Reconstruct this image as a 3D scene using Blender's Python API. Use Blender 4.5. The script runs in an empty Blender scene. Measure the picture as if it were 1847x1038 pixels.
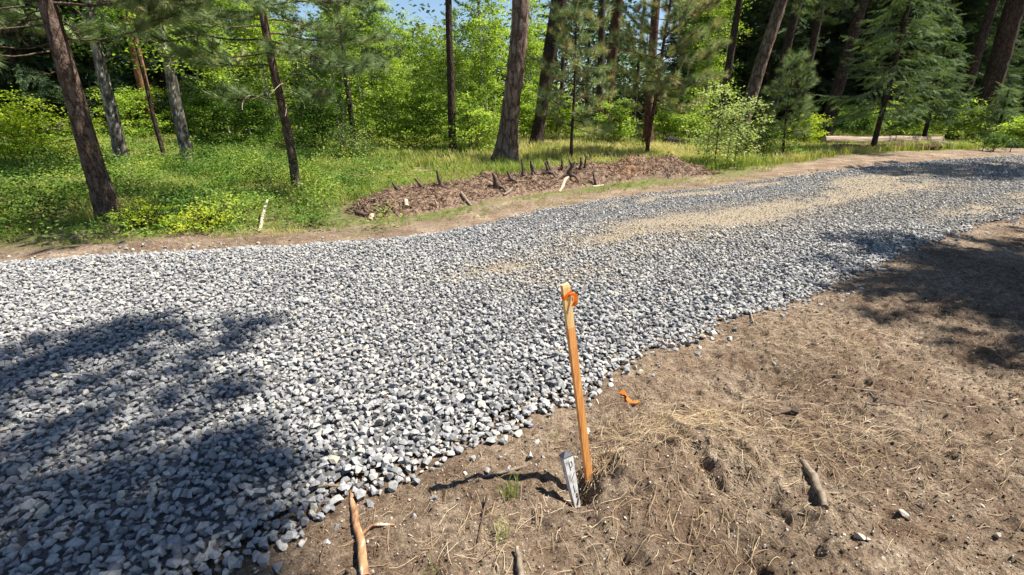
import bpy, bmesh, math, random
import numpy as np

C = bpy.context.scene
COL = C.collection
R = math.radians
rng = np.random.default_rng(7)

# ------------------------------------------------------------------ camera
W0, H0, F0 = 1847.0, 1038.0, 857.0
PITCH, CAMZ = R(21.0), 1.6
cam = bpy.data.cameras.new("camera")
camo = bpy.data.objects.new("camera", cam)
COL.objects.link(camo)
camo.location = (0, 0, CAMZ)
camo.rotation_euler = (R(90) - PITCH, 0, 0)
cam.sensor_width = 36.0
cam.lens = F0 / W0 * 36.0
cam.clip_start = 0.05
cam.clip_end = 2000
C.camera = camo

# ------------------------------------------------------------------ light
SUNV = np.array([0.604, 0.09, 1.0])            # horizontal run towards the sun per metre of height
ELEV = math.atan2(1.0, math.hypot(SUNV[0], SUNV[1]))
AZ = math.atan2(SUNV[0], SUNV[1])              # clockwise from +Y
w = bpy.data.worlds.new("World")
C.world = w
w.use_nodes = True
nt = w.node_tree
sky = nt.nodes.new("ShaderNodeTexSky")
sky.sky_type = 'NISHITA'
sky.sun_disc = False
sky.sun_elevation = ELEV
sky.sun_rotation = AZ
sky.air_density = 1.0
sky.dust_density = 0.3
sky.ozone_density = 3.0
bg = nt.nodes["Background"]
bg.inputs[1].default_value = 0.06
nt.links.new(sky.outputs[0], bg.inputs[0])
sun = bpy.data.lights.new("sun", 'SUN')
sun.energy = 5.0
sun.angle = R(0.5)
sun.color = (1.0, 0.95, 0.86)
suno = bpy.data.objects.new("sun", sun)
COL.objects.link(suno)
suno.rotation_euler = (math.pi / 2 - ELEV, 0, math.pi - AZ)
suno.location = (12, 2, 20)
C.view_settings.view_transform = 'Standard'
C.view_settings.look = 'None'
C.view_settings.gamma = 1.0
C.view_settings.exposure = 1.35
C.cycles.max_bounces = 5
C.cycles.diffuse_bounces = 3
C.cycles.transmission_bounces = 3
C.cycles.glossy_bounces = 2
C.cycles.transparent_max_bounces = 4
C.cycles.caustics_reflective = False
C.cycles.caustics_refractive = False

# ------------------------------------------------------------------ maths helpers
cp, sp = math.cos(PITCH), math.sin(PITCH)


def ray(px, py):
    cx = (px - W0 / 2) / F0
    cy = -(py - H0 / 2) / F0
    return np.array([cx, cp + cy * sp, -sp + cy * cp])


def P(px, py, z=0.0):
    """ground point whose picture position in the photograph was measured at (px, py)"""
    d = ray(px, py)
    t = (z - CAMZ) / d[2]
    return np.array([d[0] * t, d[1] * t, z])


def atY(px, py, y):
    d = ray(px, py)
    t = y / d[1]
    return np.array([d[0] * t, y, CAMZ + d[2] * t])


def _hash(ix, iy, seed):
    h = (ix.astype(np.int64) * 374761393 + iy.astype(np.int64) * 668265263 + seed * 974711) & 0x7fffffff
    h = ((h ^ (h >> 13)) * 1274126177) & 0x7fffffff
    return ((h ^ (h >> 16)) & 0xffff) / 65535.0


def noise(x, y, seed=0):
    x = np.asarray(x, float); y = np.asarray(y, float)
    ix = np.floor(x); iy = np.floor(y)
    fx = x - ix; fy = y - iy
    fx = fx * fx * (3 - 2 * fx); fy = fy * fy * (3 - 2 * fy)
    a = _hash(ix, iy, seed); b = _hash(ix + 1, iy, seed)
    c = _hash(ix, iy + 1, seed); d = _hash(ix + 1, iy + 1, seed)
    return (a + (b - a) * fx) * (1 - fy) + (c + (d - c) * fx) * fy


def fbm(x, y, seed=0, o=4):
    s = 0; a = 0.5; n = 0
    for i in range(o):
        s = s + a * noise(x * 2 ** i + 17.3 * i, y * 2 ** i - 9.1 * i, seed + i); n += a; a *= .5
    return s / n


def sstep(a, b, x):
    t = np.clip((np.asarray(x, float) - a) / (b - a), 0, 1)
    return t * t * (3 - 2 * t)


def basis(d, roll):
    """(N,3,3) matrices whose y column is d"""
    d = np.atleast_2d(d).astype(float)
    d = d / np.maximum(np.linalg.norm(d, axis=1, keepdims=True), 1e-9)
    up = np.where(np.abs(d[:, 2:3]) > .95, np.array([[1., 0, 0]]), np.array([[0., 0, 1]]))
    x = np.cross(d, up); x /= np.linalg.norm(x, axis=1, keepdims=True)
    z = np.cross(x, d)
    c = np.cos(roll)[:, None]; s = np.sin(roll)[:, None]
    x2 = x * c + z * s; z2 = -x * s + z * c
    return np.stack([x2, d, z2], axis=2)


def unit(n, r=rng):
    v = r.normal(size=(n, 3))
    return v / np.linalg.norm(v, axis=1, keepdims=True)


# ------------------------------------------------------------------ mesh collector
class MB:
    def __init__(self):
        self.V = []; self.F3 = []; self.F4 = []; self.T = []; self.A = []; self.n = 0

    def add(self, V, F, tone=0.5, aux=0.0):
        V = np.asarray(V, float).reshape(-1, 3); F = np.asarray(F, np.int64)
        if len(V) == 0:
            return
        self.V.append(V)
        (self.F3 if F.shape[1] == 3 else self.F4).append(F + self.n)
        self.T.append(np.broadcast_to(np.asarray(tone, float), (len(V),)))
        self.A.append(np.broadcast_to(np.asarray(aux, float), (len(V),)))
        self.n += len(V)

    def inst(self, tV, tF, pos, M, tone=0.5, aux=0.0):
        pos = np.asarray(pos, float)
        N, k = len(pos), len(tV)
        if N == 0:
            return
        V = np.einsum('nij,kj->nki', M, tV) + pos[:, None, :]
        F = (tF[None] + (np.arange(N) * k)[:, None, None]).reshape(-1, tF.shape[1])
        t = np.repeat(np.broadcast_to(np.asarray(tone, float), (N,)), k)
        a = np.repeat(np.broadcast_to(np.asarray(aux, float), (N,)), k)
        self.add(V.reshape(-1, 3), F, t, a)

    def tube(self, pts, rad, n=8, tone=0.5, aux=0.0, cap=True, disp=None):
        pts = np.asarray(pts, float); rad = np.broadcast_to(np.asarray(rad, float), (len(pts),))
        k = len(pts)
        t = np.gradient(pts, axis=0); t /= np.maximum(np.linalg.norm(t, axis=1, keepdims=True), 1e-9)
        ref = np.array([1., 0, 0]) if abs(t[0, 0]) < .8 else np.array([0, 1., 0])
        x = np.cross(t, ref); x /= np.linalg.norm(x, axis=1, keepdims=True)
        y = np.cross(t, x)
        a = np.arange(n) * 2 * math.pi / n
        rr = rad[:, None] * np.ones((1, n))
        if disp is not None:
            rr = rr * disp(a[None, :] + 0 * rr, pts[:, 2:3] + 0 * rr)
        V = pts[:, None] + rr[..., None] * (np.cos(a)[None, :, None] * x[:, None] + np.sin(a)[None, :, None] * y[:, None])
        i = np.arange(k - 1)[:, None] * n; j = np.arange(n)[None]; j2 = (j + 1) % n
        F = np.stack([i + j, i + j2, i + n + j2, i + n + j], axis=2).reshape(-1, 4)
        V = V.reshape(-1, 3)
        base = self.n
        self.add(V, F, tone, aux)
        if cap:
            tt = tone if np.ndim(tone) == 0 else float(np.mean(tone))
            for off, rev in ((0, False), ((k - 1) * n, True)):
                c = pts[0] if off == 0 else pts[-1]
                ring = V[off:off + n]
                f = np.stack([np.zeros(n), 1 + (np.arange(n) + (0 if rev else 1)) % n, 1 + (np.arange(n) + (1 if rev else 0)) % n], 1).astype(int)
                self.add(np.vstack([c[None], ring]), f, tt, aux)
        return base

    def build(self, name, mat, parent=None, smooth=True, loc=None):
        V = np.concatenate(self.V)
        T = np.concatenate(self.T); A = np.concatenate(self.A)
        f3 = np.concatenate(self.F3) if self.F3 else np.zeros((0, 3), int)
        f4 = np.concatenate(self.F4) if self.F4 else np.zeros((0, 4), int)
        me = bpy.data.meshes.new(name)
        me.vertices.add(len(V)); me.vertices.foreach_set("co", V.astype(np.float32).ravel())
        nl = f3.size + f4.size
        me.loops.add(nl)
        me.loops.foreach_set("vertex_index", np.concatenate([f3.ravel(), f4.ravel()]).astype(np.int32))
        npoly = len(f3) + len(f4)
        me.polygons.add(npoly)
        starts = np.concatenate([np.arange(len(f3)) * 3, f3.size + np.arange(len(f4)) * 4]).astype(np.int32)
        me.polygons.foreach_set("loop_start", starts)
        try:
            me.polygons.foreach_set("loop_total", np.concatenate([np.full(len(f3), 3), np.full(len(f4), 4)]).astype(np.int32))
        except Exception:
            pass
        me.polygons.foreach_set("use_smooth", np.full(npoly, smooth, bool))
        me.update(calc_edges=True)
        for nm, arr in (("tone", T), ("aux", A)):
            at = me.attributes.new(nm, 'FLOAT', 'POINT')
            at.data.foreach_set("value", arr.astype(np.float32))
        me.materials.append(mat)
        o = bpy.data.objects.new(name, me)
        COL.objects.link(o)
        if parent is not None:
            o.parent = parent
        if loc is not None:
            o.location = loc
        return o


def tag(o, label=None, cat=None, group=None, kind=None):
    if label: o['label'] = label
    if cat: o['category'] = cat
    if group: o['group'] = group
    if kind: o['kind'] = kind
    return o


def empty(name, loc, label, cat, group=None):
    o = bpy.data.objects.new(name, None)
    COL.objects.link(o)
    o.location = tuple(loc)
    o.empty_display_size = .2
    return tag(o, label, cat, group)


def copy_tree(src, loc, rz, sc=1.0, label=None, group=None):
    r = src.copy(); COL.objects.link(r)
    r.location = tuple(loc); r.rotation_euler = (0, 0, rz); r.scale = (sc, sc, sc)
    if label: r['label'] = label
    if group: r['group'] = group
    for ch in list(src.children):
        c = ch.copy(); COL.objects.link(c); c.parent = r
    return r


# ------------------------------------------------------------------ materials
def new_mat(name):
    m = bpy.data.materials.new(name); m.use_nodes = True
    nt = m.node_tree
    return m, nt, nt.nodes["Principled BSDF"], nt.nodes["Material Output"]


def N(nt, typ, **kw):
    n = nt.nodes.new(typ)
    for k, v in kw.items():
        if k.startswith('i_'):
            n.inputs[int(k[2:])].default_value = v
        else:
            setattr(n, k, v)
    return n


def ramp(nt, stops):
    n = nt.nodes.new("ShaderNodeValToRGB")
    e = n.color_ramp.elements
    while len(e) < len(stops):
        e.new(0.5)
    for i, (p, c) in enumerate(stops):
        e[i].position = p
        e[i].color = (c[0], c[1], c[2], 1)
    return n


def coords(nt, scale=(1, 1, 1)):
    tc = nt.nodes.new("ShaderNodeTexCoord")
    mp = nt.nodes.new("ShaderNodeMapping")
    mp.inputs['Scale'].default_value = scale
    nt.links.new(tc.outputs['Object'], mp.inputs[0])
    return mp.outputs[0]


def tex_noise(nt, vec, scale, detail=4, rough=.6):
    n = nt.nodes.new("ShaderNodeTexNoise")
    n.inputs['Scale'].default_value = scale
    n.inputs['Detail'].default_value = detail
    n.inputs['Roughness'].default_value = rough
    nt.links.new(vec, n.inputs['Vector'])
    return n.outputs[0]


def mix(nt, fac, a, b, mode='MIX'):
    n = nt.nodes.new("ShaderNodeMix"); n.data_type = 'RGBA'; n.blend_type = mode
    for s, v in ((n.inputs[0], fac), (n.inputs[6], a), (n.inputs[7], b)):
        if hasattr(v, 'links'):
            nt.links.new(v, s)
        elif isinstance(v, (int, float)):
            s.default_value = v
        else:
            s.default_value = (v[0], v[1], v[2], 1)
    return n.outputs[2]


def attr(nt, name):
    n = nt.nodes.new("ShaderNodeAttribute"); n.attribute_name = name
    return n.outputs['Fac']


def bump(nt, bsdf, h, strength, dist):
    b = nt.nodes.new("ShaderNodeBump")
    b.inputs['Strength'].default_value = strength
    b.inputs['Distance'].default_value = dist
    nt.links.new(h, b.inputs['Height'])
    nt.links.new(b.outputs[0], bsdf.inputs['Normal'])


def leaf_mat(name, stops, trans=0.35, rough=.55, spec=.18):
    m, nt, b, out = new_mat(name)
    t = attr(nt, "tone")
    rp = ramp(nt, stops)
    nt.links.new(t, rp.inputs[0])
    nt.links.new(rp.outputs[0], b.inputs['Base Color'])
    b.inputs['Roughness'].default_value = rough
    b.inputs['Specular IOR Level'].default_value = spec
    tr = nt.nodes.new("ShaderNodeBsdfTranslucent")
    c2 = mix(nt, 1.0, rp.outputs[0], (1.25, 1.3, .55), 'MULTIPLY')
    nt.links.new(c2, tr.inputs[0])
    mx = nt.nodes.new("ShaderNodeMixShader")
    mx.inputs[0].default_value = trans
    nt.links.new(b.outputs[0], mx.inputs[1]); nt.links.new(tr.outputs[0], mx.inputs[2])
    nt.links.new(mx.outputs[0], out.inputs[0])
    return m


def bark_mat(name, dark, mid, light, zs=.42, scale=11, bstr=1.0):
    m, nt, b, out = new_mat(name)
    v = coords(nt, (1, 1, zs))
    vo = nt.nodes.new("ShaderNodeTexVoronoi"); vo.feature = 'DISTANCE_TO_EDGE'
    vo.inputs['Scale'].default_value = scale
    n1 = tex_noise(nt, v, 14, 5, .7)
    wv = mix(nt, .16, v, nt.nodes[-1].outputs[1])
    nt.links.new(wv, vo.inputs['Vector'])
    n2 = tex_noise(nt, v, 40, 4, .7)
    mul = N(nt, "ShaderNodeMath", operation='MULTIPLY_ADD'); nt.links.new(vo.outputs[0], mul.inputs[0]); mul.inputs[1].default_value = 2.2
    nt.links.new(n2, mul.inputs[2])
    rp = ramp(nt, [(0.34, dark), (.58, mid), (.92, light)])
    nt.links.new(mul.outputs[0], rp.inputs[0])
    c = mix(nt, n1, rp.outputs[0], (.62, .6, .58), 'MULTIPLY')
    lo = tex_noise(nt, coords(nt, (1, 1, .7)), 1.6, 3)
    r3 = ramp(nt, [(.35, (.75, .72, .7)), (.65, (1.15, 1.1, 1.05))])
    nt.links.new(lo, r3.inputs[0])
    c = mix(nt, 1.0, c, r3.outputs[0], 'MULTIPLY')
    nt.links.new(c, b.inputs['Base Color'])
    b.inputs['Roughness'].default_value = .9
    b.inputs['Specular IOR Level'].default_value = .15
    bump(nt, b, mul.outputs[0], bstr, .03)
    return m


M = {}
M['pine_bark'] = bark_mat('pine_bark', (.022, .016, .013), (.115, .078, .06), (.25, .185, .15))
M['big_bark'] = bark_mat('big_bark', (.022, .014, .011), (.15, .10, .078), (.36, .27, .225), zs=.3, scale=7)
M['orange_bark'] = bark_mat('orange_bark', (.05, .022, .012), (.25, .115, .055), (.40, .21, .11), zs=.35, scale=6)
M['dark_bark'] = bark_mat('dark_bark', (.012, .009, .008), (.05, .035, .028), (.11, .08, .065))
M['red_bark'] = bark_mat('red_bark', (.02, .010, .008), (.10, .048, .034), (.20, .11, .08))


def mottled():
    m, nt, b, out = new_mat('mottled_bark')
    v = coords(nt, (1, 1, .45))
    n = tex_noise(nt, v, 9, 6, .72)
    rp = ramp(nt, [(.42, (.030, .024, .02)), (.50, (.095, .078, .062)), (.57, (.22, .19, .165)), (.64, (.50, .46, .41))])
    nt.links.new(n, rp.inputs[0])
    nt.links.new(rp.outputs[0], b.inputs['Base Color'])
    b.inputs['Roughness'].default_value = .85
    bump(nt, b, n, .6, .02)
    return m


M['mottled_bark'] = mottled()


def aspen():
    m, nt, b, out = new_mat('aspen_bark')
    n = tex_noise(nt, coords(nt, (1, 1, 2.2)), 7, 4, .7)
    rp = ramp(nt, [(.36, (.07, .06, .045)), (.5, (.36, .34, .27)), (.7, (.55, .53, .45))])
    nt.links.new(n, rp.inputs[0])
    nt.links.new(rp.outputs[0], b.inputs['Base Color'])
    b.inputs['Roughness'].default_value = .8
    return m


M['aspen_bark'] = aspen()

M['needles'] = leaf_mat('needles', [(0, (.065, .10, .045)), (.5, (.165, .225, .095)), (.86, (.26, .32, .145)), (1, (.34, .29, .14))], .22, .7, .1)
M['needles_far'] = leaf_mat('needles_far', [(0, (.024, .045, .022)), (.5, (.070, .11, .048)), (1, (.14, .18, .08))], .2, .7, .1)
M['fir'] = leaf_mat('fir', [(0, (.040, .072, .030)), (.5, (.11, .165, .068)), (1, (.20, .26, .11))], .22, .7, .08)
M['leaf_light'] = leaf_mat('leaf_light', [(0, (.085, .15, .020)), (.5, (.235, .335, .045)), (1, (.40, .50, .09))], .45)
M['leaf_mid'] = leaf_mat('leaf_mid', [(0, (.040, .09, .014)), (.5, (.095, .18, .027)), (1, (.20, .30, .045))], .38)
M['leaf_yellow'] = leaf_mat('leaf_yellow', [(0, (.13, .21, .018)), (.5, (.26, .36, .028)), (1, (.42, .46, .045))], .45)
M['leaf_grey'] = leaf_mat('leaf_grey', [(0, (.10, .15, .045)), (.5, (.22, .29, .09)), (1, (.36, .42, .17))], .4)
M['undergrowth'] = leaf_mat('undergrowth', [(0, (.042, .095, .018)), (.45, (.12, .21, .032)), (.75, (.24, .31, .055)), (1, (.40, .38, .08))], .35)
M['grass'] = leaf_mat('grass', [(0, (.07, .13, .022)), (.35, (.18, .25, .045)), (.62, (.31, .325, .09)), (1, (.54, .45, .24))], .35)
M['straw'] = leaf_mat('straw', [(0, (.12, .062, .03)), (.35, (.27, .18, .095)), (.75, (.44, .33, .20)), (1, (.62, .51, .35))], .1, .6)


def ground_mat():
    m, nt, b, out = new_mat('soil')
    v = coords(nt)
    n1 = tex_noise(nt, v, 1.3, 5, .6)
    n2 = tex_noise(nt, v, 22, 6, .7)
    n3 = tex_noise(nt, v, 105, 5, .75)
    rp = ramp(nt, [(.30, (.066, .050, .038)), (.48, (.245, .19, .14)), (.72, (.45, .37, .28))])
    nt.links.new(n2, rp.inputs[0])
    nr = tex_noise(nt, v, 2.2, 5, .65)
    rr_ = ramp(nt, [(.42, (0, 0, 0)), (.6, (.55, .55, .55))])
    nt.links.new(nr, rr_.inputs[0])
    c = mix(nt, rr_.outputs[0], rp.outputs[0], (.135, .085, .056))
    r1 = ramp(nt, [(.38, (.74, .70, .66)), (.62, (1.15, 1.12, 1.08))])
    nt.links.new(n1, r1.inputs[0])
    c = mix(nt, 1.0, c, r1.outputs[0], 'MULTIPLY')
    r3 = ramp(nt, [(.34, (.46, .44, .42)), (.5, (.95, .95, .95)), (.64, (1.5, 1.46, 1.4))])
    nt.links.new(n3, r3.inputs[0])
    c = mix(nt, 1.0, c, r3.outputs[0], 'MULTIPLY')
    # thatch and litter where plants grow
    n4 = tex_noise(nt, v, 9, 5, .7)
    rg = ramp(nt, [(.3, (.06, .075, .025)), (.5, (.125, .14, .045)), (.7, (.25, .215, .10))])
    nt.links.new(n4, rg.inputs[0])
    c = mix(nt, attr(nt, "tone"), c, rg.outputs[0])
    nt.links.new(c, b.inputs['Base Color'])
    b.inputs['Roughness'].default_value = .95
    b.inputs['Specular IOR Level'].default_value = .1
    ad = N(nt, "ShaderNodeMath", operation='ADD')
    nt.links.new(n2, ad.inputs[0]); nt.links.new(n3, ad.inputs[1])
    bump(nt, b, ad.outputs[0], 1.0, .022)
    return m


M['soil'] = ground_mat()


def berm_mat():
    m, nt, b, out = new_mat('dark_soil')
    v = coords(nt)
    n2 = tex_noise(nt, v, 16, 6, .75)
    rp = ramp(nt, [(.3, (.05, .032, .021)), (.5, (.165, .105, .068)), (.72, (.30, .215, .145))])
    nt.links.new(n2, rp.inputs[0])
    c = mix(nt, attr(nt, 'tone'), rp.outputs[0], (.30, .145, .06))
    nt.links.new(c, b.inputs['Base Color'])
    b.inputs['Roughness'].default_value = .95
    bump(nt, b, n2, .9, .03)
    return m


M['dark_soil'] = berm_mat()


def road_mat():
    m, nt, b, out = new_mat('road_base')
    v = coords(nt)
    n1 = tex_noise(nt, v, 30, 5, .7)
    n2 = tex_noise(nt, v, 120, 4, .7)
    rp = ramp(nt, [(.3, (.05, .05, .052)), (.55, (.14, .135, .13)), (.75, (.27, .255, .235))])
    nt.links.new(n1, rp.inputs[0])
    rt = ramp(nt, [(.3, (.10, .078, .052)), (.5, (.25, .20, .135)), (.72, (.40, .335, .24))])
    nt.links.new(n2, rt.inputs[0])
    c = mix(nt, attr(nt, 'tone'), rp.outputs[0], rt.outputs[0])
    nt.links.new(c, b.inputs['Base Color'])
    b.inputs['Roughness'].default_value = .95
    ad = N(nt, "ShaderNodeMath", operation='ADD')
    nt.links.new(n1, ad.inputs[0]); nt.links.new(n2, ad.inputs[1])
    bump(nt, b, ad.outputs[0], .9, .012)
    return m


M['road_base'] = road_mat()


def stone_mat():
    m, nt, b, out = new_mat('crushed_stone')
    t = attr(nt, 'tone')
    rp = ramp(nt, [(0, (.12, .122, .13)), (.3, (.21, .209, .212)), (.55, (.30, .297, .29)), (.76, (.385, .367, .335)), (.9, (.43, .38, .295)), (1, (.44, .35, .235))])
    nt.links.new(t, rp.inputs[0])
    v = coords(nt)
    n = tex_noise(nt, v, 55, 5, .7)
    r2 = ramp(nt, [(.3, (.68, .68, .7)), (.55, (1, 1, 1)), (.75, (1.3, 1.28, 1.22))])
    nt.links.new(n, r2.inputs[0])
    c = mix(nt, 1.0, rp.outputs[0], r2.outputs[0], 'MULTIPLY')
    c = mix(nt, attr(nt, 'aux'), c, (.40, .32, .21))
    nt.links.new(c, b.inputs['Base Color'])
    b.inputs['Roughness'].default_value = .8
    b.inputs['Specular IOR Level'].default_value = .3
    bump(nt, b, n, .5, .006)
    return m


M['stone'] = stone_mat()


def wood_mat(name, stops, sc=(1, 1, 1), nscale=30, rough=.75, bs=.4):
    m, nt, b, out = new_mat(name)
    n = tex_noise(nt, coords(nt, sc), nscale, 5, .65)
    rp = ramp(nt, stops)
    nt.links.new(n, rp.inputs[0])
    nt.links.new(rp.outputs[0], b.inputs['Base Color'])
    b.inputs['Roughness'].default_value = rough
    bump(nt, b, n, bs, .006)
    return m


M['stake_wood'] = wood_mat('stake_wood', [(.3, (.40, .13, .03)), (.5, (.74, .32, .085)), (.7, (.84, .42, .14))], (1, 1, .06), 60)
M['stake_top'] = wood_mat('stake_top', [(.3, (.62, .36, .13)), (.5, (.78, .50, .20)), (.7, (.85, .60, .28))], (1, 1, .06), 60)
M['stick_bark'] = wood_mat('stick_bark', [(.36, (.06, .03, .018)), (.48, (.26, .13, .06)), (.56, (.34, .20, .09)), (.64, (.62, .54, .44))], (1, .3, 1), 22)
M['grey_stick'] = wood_mat('grey_stick', [(.3, (.075, .055, .04)), (.55, (.19, .145, .10)), (.75, (.34, .28, .21))], (1, 1, 1), 26)
M['dark_root'] = wood_mat('dark_root', [(.3, (.022, .012, .009)), (.55, (.075, .042, .028)), (.75, (.19, .115, .075))], (1, 1, 1), 24)
M['pale_wood'] = wood_mat('pale_wood', [(.3, (.24, .175, .12)), (.55, (.38, .30, .22)), (.75, (.50, .42, .33))], (1, 1, 1), 26)
M['log'] = wood_mat('log', [(.38, (.09, .045, .027)), (.5, (.22, .135, .085)), (.62, (.32, .225, .15)), (.75, (.40, .31, .22))], (.15, 1, 1), 14)
M['root_debris'] = leaf_mat('root_debris', [(0, (.06, .034, .022)), (.45, (.20, .125, .08)), (.8, (.34, .245, .165)), (1, (.48, .39, .29))], 0.0, .8)
M['pebble'] = wood_mat('pebble', [(.3, (.24, .195, .155)), (.55, (.37, .32, .265)), (.75, (.50, .45, .39))], (1, 1, 1), 12)


def plain(name, col, rough=.5):
    m, nt, b, out = new_mat(name)
    n = tex_noise(nt, coords(nt), 45, 4, .6)
    c = mix(nt, n, tuple(x * .82 for x in col), tuple(min(1, x * 1.12) for x in col))
    nt.links.new(c, b.inputs['Base Color'])
    b.inputs['Roughness'].default_value = rough
    b.inputs['Specular IOR Level'].default_value = .15
    return m


M['white_paint'] = wood_mat('white_paint', [(.36, (.24, .21, .18)), (.47, (.50, .48, .45)), (.6, (.60, .585, .56))], (1, 1, .3), 60, .7, .3)
M['post_cap'] = plain('post_cap', (.05, .055, .07), .35)
M['ink'] = plain('ink', (.02, .02, .03))
M['flagging'] = leaf_mat('flagging', [(0, (.85, .17, .015)), (1, (.9, .27, .03))], .35, .4)
M['boulder'] = plain('boulder', (.02, .018, .018), .95)

# ------------------------------------------------------------------ ground shape
near_px = [(430, 1042), (520, 990), (600, 935), (720, 885), (850, 818), (950, 765), (1060, 715), (1150, 655), (1260, 605),
           (1400, 558), (1520, 508), (1620, 458), (1700, 428), (1770, 408), (1847, 396)]
far_px = [(0, 474), (200, 460), (500, 443), (640, 440), (730, 430), (870, 405), (1000, 376), (1150, 352), (1300, 337),
          (1400, 322), (1500, 310), (1600, 297), (1700, 290), (1847, 281)]
npts = [P(*p)[:2] for p in near_px]
fpts = [P(*p)[:2] for p in far_px]
npts = [(-30, -22), (-8, -6.0), (-3.2, -1.2), (-1.7, .45)] + [tuple(p) for p in npts] + [(14, 10.3), (26, 15.5), (45, 20)]
fpts = [(-40, 1.0), (-14, 3.8), (-8, 4.6)] + [tuple(p) for p in fpts] + [(28, 21.5), (45, 27)]
nx, ny = np.array(npts).T
fx_, fy_ = np.array(fpts).T
wob = lambda x, s: (noise(x * 2.2, x * 0 + 3, s) - .5) * .22 + (noise(x * 7, x * 0 + 3, s) - .5) * .10
yn = lambda x: np.interp(x, nx, ny) + wob(np.asarray(x, float), 31) * np.clip(.6 + .05 * np.abs(x), 0, 1)
yf = lambda x: np.interp(x, fx_, fy_) + wob(np.asarray(x, float), 77) * .7


def road_d(x, y):
    """distance inside the gravel (negative outside)"""
    return np.minimum((y - yn(x)) * .74, (yf(x) - y) * .9)


bumps = []                                    # (x, y, sigma, height) lumps of dug soil


def lump(px, py, s, h):
    p = P(px, py); bumps.append((p[0], p[1], s, h))


lump(1200, 850, .16, .085); lump(1330, 830, .22, .07); lump(1150, 930, .12, .05); lump(1260, 800, .14, .05); lump(1112, 848, .06, .07)
lump(1420, 960, .18, .06); lump(1046, 868, .065, -.12); lump(1300, 890, .06, -.05); lump(1385, 915, .07, -.05)
lump(880, 900, .12, .03); lump(1220, 815, .035, -.05); lump(1560, 985, .2, .03); lump(1400, 850, .06, -.03)


gouges = []
for g0_, g1_, wd_, dp_ in [((1245, 838), (1290, 885), .040, .06), ((1315, 828), (1365, 862), .035, .055), ((1385, 915), (1440, 975), .042, .065), ((1185, 820), (1210, 840), .03, .04), ((1030, 985), (1050, 960), .03, .04),
                           ((1350, 1025), (1375, 1040), .04, .06), ((1755, 780), (1795, 800), .05, .04), ((1385, 640), (1410, 690), .03, .03), ((1690, 970), (1705, 985), .02, .03), ((1120, 1000), (1135, 1030), .035, .05),
                           ((1290, 700), (1330, 715), .03, .03), ((1060, 880), (1035, 905), .05, .05), ((1430, 745), (1380, 752), .03, .03), ((1560, 690), (1600, 705), .03, .025), ((1470, 1010), (1490, 1035), .03, .04)]:
    a_, b_ = P(*g0_), P(*g1_)
    gouges.append((a_[0], a_[1], b_[0], b_[1], wd_, dp_))


def Hraw(x, y):
    x = np.asarray(x, float); y = np.asarray(y, float)
    dn = yn(x) - y                            # >0 on the near dirt side
    near = sstep(-.05, .35, dn)
    df = y - yf(x)
    far = sstep(0, 1.5, df)
    falloff = 1.0 / (1 + (np.maximum(np.hypot(x, y) - 6, 0) / 8) ** 2)
    h = near * (.05 * (noise(x * 1.1, y * 1.1, 3) - .5) + .030 * (fbm(x * 4, y * 4, 5) - .5))
    rd = np.abs(fbm(x * 11, y * 11, 9, 3) - .5) * 2
    h = h + near * falloff * (0.075 * (fbm(x * 13, y * 13, 14, 3) - .5) - .026 * rd * sstep(.4, .7, noise(x * 2.3, y * 2.3, 21)))
    h = h + near * falloff * .022 * (noise(x * 42, y * 45, 33) - .5)
    h = h + far * (.16 * (noise(x * .35, y * .35, 4) - .5) + .05 * (fbm(x * 1.7, y * 1.7, 6) - .5))
    # spoil thrown up along the far edge
    h = h + np.exp(-((df - .28) / .22) ** 2) * (.10 * fbm(x * 2.2, y * 2.2, 8) + .03 * fbm(x * 12, y * 12, 18)) * (sstep(-2.0, -3.2, x) + sstep(5.5, 7.5, x) * 1.2)
    h = h + sstep(0.02, .3, df) * .012 * (fbm(x * 9, y * 9, 28) - .5) * falloff * 2
    for ax_, ay_, bx_, by_, wd_, dp_ in gouges:
        ex, ey = bx_ - ax_, by_ - ay_
        t_ = np.clip(((x - ax_) * ex + (y - ay_) * ey) / (ex * ex + ey * ey), 0, 1)
        dd = np.hypot(x - ax_ - t_ * ex, y - ay_ - t_ * ey) * (1 + 1.2 * (fbm(x * 26, y * 26, 66) - .5))
        h = h - .8 * dp_ * (1 - sstep(wd_ * .15, wd_ * 1.15, dd)) * (.2 + 1.3 * noise(x * 22, y * 22, 67))
    for bx, by, s, a in bumps:
        h = h + a * np.exp(-((x - bx) ** 2 + (y - by) ** 2) / (2 * s * s))
    h = h - .015 * sstep(-.03, .15, road_d(x, y))
    return h


def Hroad(x, y):
    d = road_d(x, y)
    return .035 * sstep(-.02, .45, d) + .03 * (noise(x * .8, y * .8, 40) - .5) * sstep(.1, .8, d) + .006


def Z(x, y):
    d = road_d(x, y)
    return np.where(d > 0, Hroad(x, y), Hraw(x, y))


def grow(start, step, g, end):
    out = [start]
    while abs(out[-1]) < abs(end):
        step *= g
        out.append(out[-1] + (step if end > start else -step))
    return out


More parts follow.
